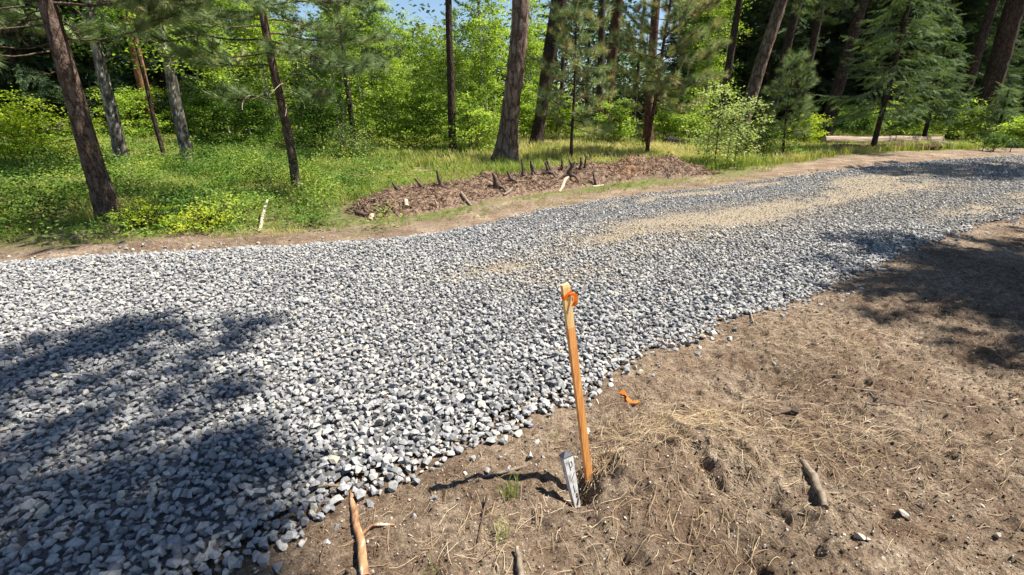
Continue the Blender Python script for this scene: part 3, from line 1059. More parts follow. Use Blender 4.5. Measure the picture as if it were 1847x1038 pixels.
# upright root stubs on the pile: (bottom px, top px, width px, y-depth point px, label)
stubs = [((800, 333), (788, 310), 7, 'bare brown stub sticking up from the left half of the dirt pile'),
         ((765, 335), (748, 324), 5, 'low forked stub left of the bare brown stub on the dirt pile'),
         ((720, 338), (708, 331), 8, 'stump-like root end at the left crest of the dirt pile'),
         ((896, 333), (889, 314), 9, 'dark broken root with torn base, left of the row of stubs'),
         ((924, 322), (916, 311), 7, 'small ragged root knot between the dark broken root and the row of stubs'),
         ((944, 316), (941, 291), 6, 'straight dark stub, leftmost of the row on the dirt pile crest'),
         ((967, 309), (957, 292), 6, 'dark stub leaning left, second in the row on the pile crest'),
         ((986, 308), (983, 295), 7, 'thick short stub with a leaning twin, mid row on the pile crest'),
         ((996, 304), (987, 292), 6, 'leaning twin of the thick short stub on the pile crest'),
         ((1014, 301), (1013, 288), 6, 'upright stub just left of the young pine stem on the pile crest'),
         ((1027, 315), (1037, 294), 8, 'thick dark root leaning right in front of the young pine stem'),
         ((1047, 300), (1048, 286), 5, 'slim upright stub just right of the young pine stem'),
         ((1058, 298), (1058, 285), 5, 'rightmost slim upright stub on the pile crest'),
         ((1033, 297), (1026, 290), 5, 'tiny stub at the foot of the young pine stem'),
         ((1078, 330), (1070, 313), 5, 'thin brown root bent across the right part of the dirt pile')]
for i, (b0, t0, wpx, lab) in enumerate(stubs):
    base = berm_at(b0[0], b0[1] + 2)
    g0 = base
    base = base - np.array([0, 0, .03])
    tp = atY(t0[0], t0[1] - 2, g0[1])
    depth = g0[1] * cp + (CAMZ - .3) * sp
    r = wpx * depth / F0 / 2
    m_ = np.linspace(0, 1, 10)
    q = base[None] * (1 - m_[:, None]) + tp[None] * m_[:, None]
    nrm_ = np.array([1, 0, -.3])
    q += nrm_[None] * (np.sin(m_ * 3.1) * r * .4 * (1 if i % 2 else -1))[:, None]
    mb = MB()
    rr = r * ((1.0, 1.35, .8, 1.2, .9)[i % 5]) * (1.3 - .85 * m_ ** 1.2) * (1 + .15 * np.sin(m_ * 14 + i))
    mb.tube(q - base, rr, 9, disp=lambda a, z: 1 + .4 * (noise(a * 1.6, z * 22, i) - .5))
    if i in (3, 7, 4, 10, 5):
        for sgn in (-1, 1):
            e = np.array([q[2], q[2] + np.array([sgn * 2.6 * r, -.05, -.03]), q[2] + np.array([sgn * 4.4 * r, -.08, -.15])]) - base
            mb.tube(e, [r * 1.0, r * .6, r * .2], 6)
    tag(mb.build('root_stub', M['dark_root'], loc=tuple(base)), lab, 'root')

for pxs, rad, mat, lab in [([(1012, 348), (1017, 336), (1022, 322), (1034, 314)], [.025, .036, .036, .02], 'pale_wood', 'pale bent root lying down the front of the dirt pile'),
                           ([(832, 347), (842, 358), (853, 374)], [.03, .035, .02], 'grey_stick', 'grey stick slanting down the front of the dirt pile'),
                           ([(912, 352), (920, 344), (926, 338)], [.02, .03, .02], 'grey_stick', 'short pale wood chunk at the foot of the dirt pile'),
                           ([(1080, 352), (1096, 346)], [.03, .03], 'pale_wood', 'small pale branch at the right foot of the dirt pile'),
                           ([(732, 362), (734, 372)], [.04, .035], 'pale_wood', 'pale broken wood piece on the left of the dirt pile'),
                           ([(669, 400), (671, 388)], [.04, .04], 'pale_wood', 'pale stub of wood at the left end of the dirt pile'),
                           ([(645, 383), (662, 390)], [.05, .03], 'dark_root', 'dark root end at the left tip of the dirt pile')]:
    p = np.array([berm_at(*q) for q in pxs])
    p[:, 2] += rad[0] * .6
    p[:, 1] -= rad[0] * .5
    m_ = np.linspace(0, 1, 12); t_ = np.linspace(0, 1, len(pxs))
    q = np.stack([np.interp(m_, t_, p[:, i]) for i in range(3)], 1)
    r = np.interp(m_, np.linspace(0, 1, len(rad)), rad)
    mb = MB(); o0 = q[0].copy(); mb.tube(q - o0, r, 9, disp=lambda a, z: 1 + .25 * (noise(a * 1.6, z * 12, 3) - .5))
    tag(mb.build('branch_piece', M[mat], loc=tuple(o0)), lab, 'branch')

# ------------------------------------------------------------------ grass, undergrowth
tufts = [blade_tuft(11, .07, .06, .20, .009, 500 + i, .8) for i in range(6)]


def scatter_tufts(mb, n, box, prob, hscale, tonef, temps):
    x = rng.uniform(box[0], box[1], n); y = rng.uniform(box[2], box[3], n)
    kk = in_view(x, y, 1.5)
    x, y = x[kk], y[kk]
    kk = rng.random(len(x)) < prob(x, y)
    x, y = x[kk], y[kk]; n = len(x)
    sc = hscale(x, y) * rng.uniform(.6, 1.3, n)
    an = rng.uniform(0, 6.28, n)
    B = np.zeros((n, 3, 3)); B[:, 0, 0] = np.cos(an); B[:, 0, 1] = -np.sin(an); B[:, 1, 0] = np.sin(an); B[:, 1, 1] = np.cos(an); B[:, 2, 2] = 1
    B = B * sc[:, None, None]
    pos = np.stack([x, y, Hraw(x, y)], 1)
    pk = rng.integers(0, len(temps), n)
    tn = np.clip(tonef(x, y) + rng.normal(0, .14, n), 0, 1)
    for q, (v, f) in enumerate(temps):
        mk = pk == q
        mb.inst(v, f, pos[mk], B[mk], tn[mk])
    return n


def berm_clear(x, y):
    d = np.full(np.shape(x), 9.0)
    for i in range(0, len(S), 8):
        d = np.minimum(d, (np.hypot(x - bx[i], y - by[i]) - wS[i] * 1.0))
    return sstep(.0, .18, d)


bases_ = [P(202, 402)[:2], P(537, 352)[:2], P(226, 312)[:2], P(343, 302)[:2], P(299, 291)[:2], P(912, 287)[:2], P(818, 277)[:2]]


def trunk_clear(x, y):
    """plants stay thin on the worn ground round the trunks"""
    m = np.ones(np.shape(x))
    for q in bases_:
        m = np.minimum(m, sstep(.35, .85, np.hypot((x - q[0]), (y - q[1] + .35) * .7)))
    return np.maximum(m, .04)


def gprob(x, y):
    df = y - yf(x)
    strip = sstep(.25, .8, df - 1.5 * sstep(5.5, 8, x) + (fbm(x * 2, y * 2, 160) - .5) * 1.1)
    patch = sstep(.36, .52, fbm(x * 1.3, y * 1.3, 161) + .10)
    verge = sstep(1.5, 3.0, df) + sstep(-2.2, -3.2, x)
    return strip * np.where(trunk_clear(x, y) < .5, .3, 1.0) * (.10 + .90 * patch) * np.clip(.22 + verge, 0, 1) * berm_clear(x, y)


gt = MB()
dry = lambda x, y: .50 + .75 * (fbm(x * .7, y * .7, 170) - .42) + .22 * sstep(13, 17, y) * sstep(-2, 0, x) * (1 - sstep(8, 12, x))
c1 = scatter_tufts(gt, 30000, (-9, 16, 5, 12), gprob, lambda x, y: (.45 + .7 * noise(x * .8, y * .8, 171)) * (.55 + .45 * sstep(1, 3, y - yf(x))), dry, tufts)
c2 = scatter_tufts(gt, 34000, (-22, 30, 12, 26), gprob, lambda x, y: 1.0 + .8 * noise(x * .5, y * .5, 172), dry, tufts)
c3 = scatter_tufts(gt, 9000, (-40, 45, 26, 45), lambda x, y: .8 + 0 * x, lambda x, y: 1.6 + 0 * x, dry, tufts)
print("tufts", c1, c2, c3)
tag(gt.build('grass', M['grass'], smooth=False), 'wild grass, green and straw coloured, between the road and the trees', 'grass', kind='stuff')

LEAF_V = np.array([(0, 0, 0), (.30, .42, .06), (0, 1, -.04), (-.30, .42, .06)], float)
LEAF_F = np.array([(0, 1, 2), (0, 2, 3)])


def leaves(mb, cen, size, tone, spread_up=.6, r=rng):
    n = len(cen)
    d = unit(n, r); d[:, 2] = d[:, 2] * .35 - .12
    B = basis(d, r.normal(0, .55, n))
    B = B * np.broadcast_to(size, (n,))[:, None, None]
    mb.inst(LEAF_V, LEAF_F, cen, B, tone)


um = MB()


def under(n_pl, box, prob, hmax, per, lsize, tone0):
    x = rng.uniform(box[0], box[1], n_pl); y = rng.uniform(box[2], box[3], n_pl)
    kk = in_view(x, y, 1.5); x, y = x[kk], y[kk]
    kk = rng.random(len(x)) < prob(x, y); x, y = x[kk], y[kk]
    n = len(x)
    h = hmax * (.45 + .55 * sstep(.6, 2.2, y - yf(x))) * (.2 + 1.25 * noise(x * 1.3, y * 1.3, 180) ** 1.5) * rng.uniform(.6, 1.1, n)
    cx = np.repeat(x, per) + rng.normal(0, .11, n * per); cy = np.repeat(y, per) + rng.normal(0, .11, n * per)
    t = rng.beta(2.2, 1.2, n * per)
    cz = Hraw(cx, cy) + np.repeat(h, per) * t
    tn = np.clip(np.repeat(tone0 + .85 * (noise(x * 1.2, y * 1.2, 181) - .5) + rng.normal(0, .12, n), per) + rng.normal(0, .07, n * per), 0, 1)
    leaves(um, np.stack([cx, cy, cz], 1), lsize * rng.uniform(.6, 1.2, n * per), tn)
    return n


lush = lambda x, y: sstep(.55, 1.3, y - yf(x) + (fbm(x * 1.2, y * 1.2, 190) - .5) * 1.0) * sstep(-1.6, -3.6, x + .25 * (y - 9)) * trunk_clear(x, y) * (.25 + .75 * sstep(.33, .5, fbm(x * .8, y * .8, 191))) * berm_clear(x, y)
mid = lambda x, y: sstep(1.2, 3, y - yf(x)) * sstep(.45, .62, fbm(x * .6, y * .6, 192)) * berm_clear(x, y) * .45
c1 = under(3600, (-10, .5, 5, 12), lush, .60, 30, .055, .42)
c2 = under(3000, (-20, 2, 11, 20), lush, .70, 24, .07, .42)
c3 = under(2600, (-4, 26, 9, 26), mid, .40, 20, .07, .5)
c4 = under(1400, (-34, 40, 22, 34), lambda x, y: .8 + 0 * x, .7, 22, .10, .35)
print("under", c1, c2, c3, c4)
tag(um.build('undergrowth', M['undergrowth'], smooth=False), 'leafy low green undergrowth beneath the trees', 'undergrowth', kind='stuff')


# ------------------------------------------------------------------ trees
def needle_tuft(n, lmin, lmax, wd, seed, fwd=.35):
    r = np.random.default_rng(seed)
    V = []; F = []
    for i in range(n):
        a = r.uniform(0, 6.28); el = r.uniform(fwd, 1.25)
        d = np.array([math.cos(a) * math.sin(el), math.cos(el), math.sin(a) * math.sin(el)])
        L = r.uniform(lmin, lmax)
        o = np.array([0, r.uniform(-.09, .02), 0])
        s = np.cross(d, [0, 1, 0]); s /= max(np.linalg.norm(s), 1e-6)
        k0 = len(V)
        V += [o - s * wd / 2, o + s * wd / 2, o + d * L + np.array([0, 0, -.02 * r.random()])]
        F.append((k0, k0 + 1, k0 + 2))
    return np.array(V), np.array(F)


NT_NEAR = [needle_tuft(46, .12, .20, .0085, 600 + i) for i in range(4)]
NT_MID = [needle_tuft(34, .12, .20, .013, 620 + i) for i in range(4)]
NT_FAR = [needle_tuft(22, .14, .24, .022, 640 + i) for i in range(4)]
FT = []
for s_ in range(3):
    r = np.random.default_rng(660 + s_)
    V = []; F = []
    for i in range(15):
        t = i / 14
        for sg in (-1, 1):
            L = .075 * (1 - .55 * t) * r.uniform(.7, 1.2)
            o = np.array([0, t * .30, -.02 * t])
            d = np.array([sg * .8, .55, -.15 + r.normal(0, .25)]); d /= np.linalg.norm(d)
            k0 = len(V)
            V += [o, o + d * L * .5 + np.array([0, .013, 0]), o + d * L, o + d * L * .5 - np.array([0, .009, 0])]
            F += [(k0, k0 + 1, k0 + 2), (k0, k0 + 2, k0 + 3)]
    FT.append((np.array(V), np.array(F)))


def trunk_path(H, lean, wobble, seed, k=26):
    r = np.random.default_rng(seed)
    z = np.concatenate([[-.25, 0, .12, .3], np.linspace(.55, H, k)])
    ph = r.uniform(0, 6, 4)
    x = lean[0] * z + wobble * (np.sin(z * .9 + ph[0]) + .5 * np.sin(z * 2.1 + ph[1]) - np.sin(ph[0]) - .5 * np.sin(ph[1]))
    y = lean[1] * z + wobble * (np.sin(z * .8 + ph[2]) - np.sin(ph[2]))
    return np.stack([x, y, z], 1)


def trunk_mesh(mb, path, r0, flare=.5, n=18, dense=None, amp=.10, seed=0, taper=.88):
    H = path[-1, 2]
    zz = path[:, 2]
    if dense:
        zq = np.concatenate([np.arange(-.25, min(dense[1], H), dense[0]), zz[zz > min(dense[1], H)]])
        path = np.stack([np.interp(zq, zz, path[:, i]) for i in range(3)], 1); zz = zq
    r = r0 * (1 - taper * np.clip(zz / H, 0, 1) ** 1.15) * (1 + flare * np.exp(-np.maximum(zz, 0) / (r0 * 1.9)))
    f = max(3.0, r0 * 26)
    disp = lambda a, z: 1 + amp * (2 * np.abs(noise(np.cos(a) * f + 9, np.sin(a) * f + z * 1.6, 31 + seed) - .5) + .8 * (noise(np.cos(a) * f * 2.3 + 3, np.sin(a) * f * 2.3 + z * 7, 77 + seed) - .5)) \
        + .5 * flare * np.exp(-np.maximum(z, 0) / (r0 * 1.5)) * (noise(np.cos(a) * 1.6 + 4, np.sin(a) * 1.6, 55 + seed) - .5)
    mb.tube(path, r, n, disp=disp)
    return lambda h: np.array([np.interp(h, zz, path[:, i]) for i in range(3)])


def branch_curve(p0, az, L, el0, droop, tipup, r, k=11):
    t = np.linspace(0, 1, k)
    out = L * t * math.cos(el0)
    z = L * (math.sin(el0) * t - droop * t ** 1.6 + tipup * t ** 3)
    sw = L * (.10 * np.sin(t * 3 + r.uniform(0, 6)) + .05 * np.sin(t * 9 + r.uniform(0, 6))) * t
    z = z + L * .045 * (np.sin(t * 7 + r.uniform(0, 6)) + .6 * np.sin(t * 13 + r.uniform(0, 6))) * t * (1 - .3 * t)
    ca, sa = math.cos(az), math.sin(az)
    return np.stack([p0[0] + ca * out - sa * sw, p0[1] + sa * out + ca * sw, p0[2] + z], 1)


def pine_branch(wood, tp, td, r, c, rb, tw_per_m=6, start=.3, twl=.32, sub=True):
    """wood along curve c, twigs off its outer part, tufts of needles at twig ends"""
    wood.tube(c, np.linspace(rb, rb * .22, len(c)), 5, cap=False)
    L = np.linalg.norm(np.diff(c, axis=0), axis=1).sum()
    n = max(2, int(L * tw_per_m))
    seg_t = np.linspace(0, 1, len(c))
    for i in range(n):
        t = start + (1 - start) * (i + r.random()) / n
        p = np.array([np.interp(t, seg_t, c[:, j]) for j in range(3)])
        q = np.array([np.interp(min(1, t + .06), seg_t, c[:, j]) for j in range(3)]) - np.array([np.interp(t - .06, seg_t, c[:, j]) for j in range(3)])
        q /= np.linalg.norm(q)
        lat = np.cross(q, [0, 0, 1]); lat /= np.linalg.norm(lat)
        sg = 1 if i % 2 else -1
        d = q * r.uniform(.5, 1) + lat * sg * r.uniform(.4, 1.1) + np.array([0, 0, r.uniform(-.35, .4)])
        d /= np.linalg.norm(d)
        l = twl * r.uniform(.5, 1.2) * (1.15 - .5 * t)
        e = p + d * l
        mid_ = (p + e) / 2 - np.array([0, 0, .12 * l])
        e = e + np.array([0, 0, .1 * l])
        if sub:
            wood.tube(np.array([p, mid_, e]), [.007, .005, .003], 3, cap=False)
        tp.append(e); td.append(d + np.array([0, 0, .25]))
        if l > .18:
            tp.append(mid_ * .4 + e * .6); td.append(d + np.array([0, 0, .15]))
    tp.append(c[-1]); td.append(c[-1] - c[-2] + np.array([0, 0, .02]))


def put_tufts(mb, tp, td, temps, r, tone0=.5, tsd=.2, scale=1.0):
    tp = np.array(tp); td = np.array(td)
    n = len(tp)
    pk = r.integers(0, len(temps), n)
    tn = np.clip(r.normal(tone0, tsd, n), 0, 1)
    B = basis(td, r.uniform(0, 6.28, n)) * (scale * r.uniform(.75, 1.2, n))[:, None, None]
    for q, (v, f) in enumerate(temps):
        mk = pk == q
        mb.inst(v, f, tp[mk], B[mk], tn[mk])


def pine(base, r0, H, lean, label, cb, blen, nb, seed, bark='pine_bark', temps=NT_MID, needles='needles', dense=None, n=16, flare=.5, wob=.02,
         extra=(), dead=0, tone0=.5, tw=6, name='pine_tree', group=None, tscale=1.0, shape=1.0, taper=.88, amp=.10, twl=.32, second=None):
    r = np.random.default_rng(seed)
    root = empty(name, base, label, 'pine tree', group)
    wood = MB()
    path = trunk_path(H, lean, wob, seed)
    at = trunk_mesh(wood, path, r0, flare, n, dense, amp, seed % 50, taper)
    if second:
        p2 = path.copy(); p2[:, 0] += second[0] + second[1] * np.maximum(p2[:, 2], 0); trunk_mesh(wood, p2, r0 * .85, flare * .5, n, dense, amp, seed % 37, taper)
    tp, td = [], []
    for i in range(nb):
        uu = (i + r.random()) / max(nb, 1)
        h = cb + (H - cb) * uu
        az = i * 2.4 + r.uniform(-.5, .5)
        L = blen * ((1 - uu) ** .7 * shape + (1 - shape) * math.sin(math.pi * min(1, .15 + .85 * uu))) * r.uniform(.55, 1.1) + .15
        el = R(r.uniform(-14, 22)) + uu * .5
        c = branch_curve(at(h), az, L, el, .16, .25, r)
        pine_branch(wood, tp, td, r, c, .005 + .008 * L, tw, .25, twl)
    for (h, azd, L, el, droop, start) in extra:
        c = branch_curve(at(h), R(azd), L, R(el), droop, .22, r)
        if start >= 1:
            wood.tube(c, np.linspace(.006 + .006 * L, .003, len(c)), 5, cap=False)
            for q in range(int(L * 3)):
                t = r.uniform(.4, .95); p = c[int(t * (len(c) - 1))]
                e = unit(1, r)[0] * .3 * L * np.array([1, 1, .6])
                wood.tube(np.array([p, p + e * .5 - np.array([0, 0, .06]), p + e + np.array([0, 0, .05])]), [.005, .004, .002], 3, cap=False)
        else:
            pine_branch(wood, tp, td, r, c, .005 + .0055 * L, tw * 1.9, start, twl)
    for i in range(dead):
        h = r.uniform(.8, cb + .5); L = r.uniform(.25, .9)
        c = branch_curve(at(h), r.uniform(0, 6.28), L, R(r.uniform(-20, 15)), .3, .2, r, 5)
        wood.tube(c, np.linspace(.011, .003, len(c)), 4, cap=False)
    wood.build('trunk', M[bark], root)
    if tp:
        cr = MB(); put_tufts(cr, tp, td, temps, r, tone0, .2, tscale)
        cr.build('crown', M[needles], root, smooth=False)
    return root


def lean_of(b0, t0):
    b = P(*b0)
    t = atY(t0[0], t0[1], b[1])
    return b, ((t[0] - b[0]) / (t[2] - b[2]), 0.0)


def rad_of(b, wpx):
    return .80 * wpx * (b[1] * cp + (CAMZ - .5) * sp) / F0 / 2


def place(b0, t0, wpx):
    b, l = lean_of(b0, t0)
    r = rad_of(b, wpx)
    b[2] = float(Hraw(b[0], b[1]))
    return b, l, r


# --- foreground and middle pines of the photograph
b, l, r0 = place((202, 402), (88, 10), 40)
pine(b, r0, 7.6, l, 'thick brown pine trunk leaning left at the road bank, nearest tree on the left', 3.6, 2.2, 14, 11, temps=NT_NEAR, dense=(.035, 3.6), n=40, wob=.03, flare=.35, dead=6, amp=.13,
     taper=.97, extra=[(2.35, 175, 1.3, 12, .1, 1.2), (2.3, 200, 1.1, -5, .15, 1.2), (2.35, 10, 1.5, 2, .05, .6), (2.5, 215, 1.5, 0, .3, .25), (2.75, 0, 2.6, 5, .25, .3), (2.9, 330, 2.6, 0, .25, .3), (2.95, 20, 3.0, 8, .3, .3), (3.0, 345, 3.2, 8, .3, .35), (2.9, 45, 2.4, 5, .3, .3), (2.7, 150, 1.6, 5, .3, .3), (2.9, 190, 1.8, 0, .3, .25), (2.75, 185, 1.6, 10, .25, .3), (2.9, 160, 1.8, 15, .3, .3), (2.8, 30, 1.5, 15, .35, .35),
            (3.1, -20, 2.2, 10, .3, .3), (3.1, 60, 2.2, 10, .3, .3), (2.7, 205, 1.5, 0, .25, .35), (3.2, 5, 2.4, 12, .3, .3), (2.6, 120, 1.8, 5, .3, .35), (1.55, 15, .35, 5, 0, 1.2), (2.2, 240, 1.2, 0, .3, .4)])
b, l, r0 = place((537, 352), (481, 20), 19)
drooping = pine(b, r0, 8.5, l, 'slim pine with drooping long needled branches, behind the pale stick', 3.5, 1.7, 14, 12, temps=NT_NEAR, dense=(.05, 3.6), n=26, wob=.03, flare=.3, dead=4,
     extra=[(1.75, 200, .9, -5, .15, .45), (1.7, 330, 1.1, 5, .25, .5), (1.65, 210, .7, 10, .2, .5), (1.6, 350, .8, -10, -.1, .7), (2.2, 190, 1.4, 10, .3, .4), (2.4, 170, 1.8, 5, .3, .3), (2.6, 190, 2.2, 8, .3, .3), (2.7, 20, 2.0, 5, .3, .35), (2.5, 310, 1.6, 0, .3, .4), (3.0, 180, 2.4, 10, .3, .3), (3.1, 350, 2.4, 10, .3, .3), (2.5, 0, 1.9, -5, .25, .45), (2.6, 340, 2.2, -12, .2, .5),
            (2.9, 170, 1.6, 10, .2, .35), (3.0, 200, 1.8, 5, .25, .35), (3.2, 10, 2.0, 20, .25, .4), (3.2, 300, 1.4, 10, .3, .35), (2.3, 10, 1.0, 0, .15, .5), (2.9, 60, 1.9, 10, .3, .35), (2.8, 225, 1.5, 5, .3, .35)])
dt = MB(); r = np.random.default_rng(5)
for i in range(15):
    hh = (1.55, 1.75, 2.0, 2.5)[i % 4] + r.normal(0, .08)
    az = r.uniform(-.9, .5) if i % 3 else r.uniform(2.4, 3.6)
    L_ = r.uniform(.35, .9); t = np.linspace(0, 1, 14)
    turn = az + r.choice([-1, 1]) * t ** 1.5 * r.uniform(.3, 1.6)
    rise = r.uniform(-.3, .3) + np.sin(t * r.uniform(2, 5) + r.uniform(0, 3)) * .9
    st_ = L_ / 14
    c = np.array([l[0] * hh, 0, hh]) + np.stack([np.cumsum(np.cos(turn)) * st_, np.cumsum(np.sin(turn)) * st_, np.cumsum(rise) * st_ * .8], 1)
    dt.tube(c, np.linspace(.008, .004, 14), 5, cap=False)
dt.build('dead_twigs', M['pale_wood'], drooping)['kind'] = 'stuff'
b, l, r0 = place((278, 252), (255, 150), 24)
pine(b, r0, 15, l, 'stout pine with bright orange bark in the shade behind the two mottled trunks', 6, 3, 40, 13, bark='orange_bark', temps=NT_FAR, n=22, dense=(.12, 6), flare=.2)
b, l, r0 = place((299, 291), (274, 200), 9)
pine(b, r0, 6.5, l, 'very thin dark stem standing in front of the orange barked pine', 3.0, 1.1, 18, 14, bark='dark_bark')
b, l, r0 = place((640, 268), (612, 40), 12)
pine(b, r0, 9.5, l, 'thin dark pine stem right of the drooping pine, with a crown of dark needles', 3.6, 2.6, 44, 15, bark='dark_bark', needles='needles_far', dead=12, flare=.2)
b, l, r0 = place((818, 277), (808, 5), 16)
pine(b, r0, 15, l, 'straight dark reddish pine trunk left of the big pine', 7.0, 2.6, 30, 16, bark='dark_bark', dense=(.07, 7), n=22, dead=14, amp=.12, flare=.25, taper=.8)
b, l, r0 = place((912, 287), (938, 0), 37)
pine(b, r0, 21, l, 'biggest pine, thick furrowed pinkish trunk flaring at its base beyond the dirt pile', 9.0, 3.6, 46, 17, bark='big_bark', dense=(.05, 8), n=44, flare=.75, amp=.14, dead=5, taper=.75, wob=.04,
     extra=[(6.0, 190, 1.4, 10, .1, 1.2), (5.0, 5, 1.3, 25, 0, 1.2), (5.6, -10, 1.5, 25, 0, 1.2)])
b, l, r0 = place((966, 266), (1008, 30), 25)
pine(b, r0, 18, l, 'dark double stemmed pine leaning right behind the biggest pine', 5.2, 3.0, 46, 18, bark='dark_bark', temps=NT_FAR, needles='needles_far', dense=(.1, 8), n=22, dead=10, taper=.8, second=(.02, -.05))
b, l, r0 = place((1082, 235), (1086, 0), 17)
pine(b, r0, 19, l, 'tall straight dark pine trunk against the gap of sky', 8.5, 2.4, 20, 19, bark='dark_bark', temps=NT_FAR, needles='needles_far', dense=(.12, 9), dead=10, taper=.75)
b, l, r0 = place((1092, 232), (1118, 0), 19)
pine(b, r0, 20, l, 'tall forked dark pine trunk just right of the straight one against the sky', 9, 2.4, 20, 20, bark='red_bark', temps=NT_FAR, needles='needles_far', dense=(.12, 9), dead=10, taper=.72, second=(0, -.035))
b, l, r0 = place((1030, 290), (1037, 60), 8)
pine(b, r0 * .9, 5.6, l, 'young feathery open pine with a thin stem behind the stubs of the dirt pile', .9, 1.2, 48, 21, temps=NT_NEAR, bark='dark_bark', tone0=.8, tw=9, dense=(.1, 5), flare=.1, tscale=1.15)
b, l, r0 = place((1168, 266), (1182, 40), 20)
pine(b, r0, 17, l, 'reddish pine trunk just behind the sapling with feathery right-hand branches', 7.5, 2.2, 16, 22, bark='red_bark', temps=NT_FAR, dense=(.1, 7), dead=10)
b, l, r0 = place((1167, 281), (1194, 60), 9)
pine(b, r0, 7.0, l, 'young pine with crooked slim stem and full grey green plumes', 1.5, 1.75, 66, 23, temps=NT_NEAR, bark='red_bark', tone0=.85, tw=9, flare=.1, tscale=1.2, wob=.05,
     extra=[(2.2, 10, 1.6, 5, .1, .3), (2.8, -15, 1.8, 10, .1, .3), (3.4, 10, 1.8, 10, .1, .3), (1.9, 30, 1.3, 0, .1, .3), (4.0, -30, 1.7, 15, .1, .3), (4.5, 10, 1.7, 15, .1, .3)])
b, l, r0 = place((1332, 246), (1408, 10), 27)
pine(b, r0, 20, l, 'thick bare brown pine trunk leaning right behind the leafy sapling bush', 9.5, 2.6, 16, 24, bark='big_bark', temps=NT_FAR, dense=(.08, 9), n=28, dead=16, taper=.78)
b, l, r0 = place((1380, 248), (1440, 5), 19)
pine(b, r0, 20, l, 'dark leaning pine trunk just right of the thick bare brown one', 8.5, 2.6, 18, 25, bark='dark_bark', temps=NT_FAR, dense=(.12, 9), dead=12, taper=.78)
b, l, r0 = place((1411, 285), (1436, 105), 7)
pine(b, r0 * .85, float(atY(1436, 105, b[1])[2]), l, 'small soft young pine with a pencil thin stem left of the yellow bush', .8, .75, 40, 26, temps=NT_NEAR, bark='dark_bark', tone0=.45, tw=8, flare=.1, tscale=1.1)
b, l, r0 = place((1484, 256), (1552, 10), 25)
pine(b, r0, 19, l, 'dark leaning pine trunk rising from the yellow bush beside the fallen log', 6.0, 3.0, 22, 27, bark='dark_bark', temps=NT_FAR, dense=(.1, 9), n=24, dead=14, tone0=.6, taper=.78,
     extra=[(5.0, 180, 2.6, 5, .1, .2), (5.3, 200, 2.6, 10, .1, .2), (5.6, 160, 2.6, 5, .1, .2), (6.0, 215, 2.8, 5, .1, .2)])
b, l, r0 = place((1762, 247), (1830, 25), 33)
pine(b, r0, 20, l, 'massive dark pine trunk leaning right near the right edge', 7.5, 3.0, 24, 28, bark='dark_bark', temps=NT_FAR, needles='needles_far', dense=(.1, 9), n=28, dead=14, taper=.75, second=(-.12, -.02))
b, l, r0 = place((1846, 225), (1880, 60), 16)
pine(b, r0, 16, l, 'dark pine trunk cut by the right edge of the view', 7.5, 2.6, 18, 29, bark='dark_bark', temps=NT_FAR, dead=10)
b, l, r0 = place((75, 240), (48, 90), 17)
pine(b, r0, 16, l, 'dark pine trunk in the shade behind the nearest leaning tree, far left', 4.5, 3.0, 50, 30, bark='dark_bark', temps=NT_FAR, dead=12)

pine(np.array([-8.6, 7.2, 0.0]), .15, 9, (0, 0), 'long needled pine boughs reaching in from the left edge of the view', 2.0, 2.4, 40, 31, temps=NT_NEAR, tone0=.7, tw=8)

# --- trees out to the right whose crowns shade the foreground
shade = [((-2.03, 3.28), (-3.1, .9), 8.2), ((-1.78, 2.42), (-2.7, .9), 8.8), ((-1.48, 1.75), (-2.1, .7), 9.4), ((-2.9, 2.92), (-3.7, 1.3), 8.0)]
for q_, m_, h_ in [((425, 850), (120, 960), 9.0), ((420, 1010), (200, 1075), 9.9), ((250, 600), (-60, 660), 8.3)]:
    a_, b_ = P(*q_), P(*m_)
    shade.append(((a_[0], a_[1]), (b_[0], b_[1]), h_))
tb = np.array([2.0, .75, 0.0])
root = empty('pine_tree', tb, 'tall pine beside the viewer, its long boughs shading the lower left gravel', 'pine tree', 'shade pines right of the view')
wood = MB(); r = np.random.default_rng(40)
at = trunk_mesh(wood, trunk_path(13, (0, 0), .02, 40), .15, .3, 16)
tp, td = [], []
for tipg, midg, h in shade:
    tip = np.array([tipg[0] + SUNV[0] * h, tipg[1] + SUNV[1] * h, h]) - tb
    md = np.array([midg[0] + SUNV[0] * (h + .5), midg[1] + SUNV[1] * (h + .5), h + .5]) - tb
    st = at(h + .4)
    t = np.linspace(0, 1, 9)[:, None]
    c = (1 - t) ** 2 * st + 2 * t * (1 - t) * md + t ** 2 * tip
    for rep in range(2):
        pine_branch(wood, tp, td, r, c, .03, 9, .15, .36)
for i in range(44):
    uu = i / 44
    c = branch_curve(at(6.8 + 6 * uu), i * 2.4, (1.9 - 1.2 * uu) * r.uniform(.6, 1.1), .15, .1, .2, r)
    pine_branch(wood, tp, td, r, c, .02, 6, .3)
wood.build('trunk', M['pine_bark'], root)
cr = MB(); put_tufts(cr, tp, td, NT_MID, r, .5, .2, 1.5); cr.build('crown', M['needles'], root, smooth=False)

pine(np.array([8.9, 4.3, 0]), .2, 7.4, (0, 0), 'bushy pine right of the view shading the bare dirt beside the gravel', 2.4, 2.9, 150, 41, temps=NT_MID, tw=8, group='shade pines right of the view', tscale=1.4, shape=.55)
pine(np.array([17.5, 13.2, 0]), .22, 14, (0, 0), 'tall pine right of the view shading the far bend of the road', 4.5, 2.6, 70, 42, temps=NT_FAR, tw=6, group='shade pines right of the view', tscale=1.4, shape=.6)


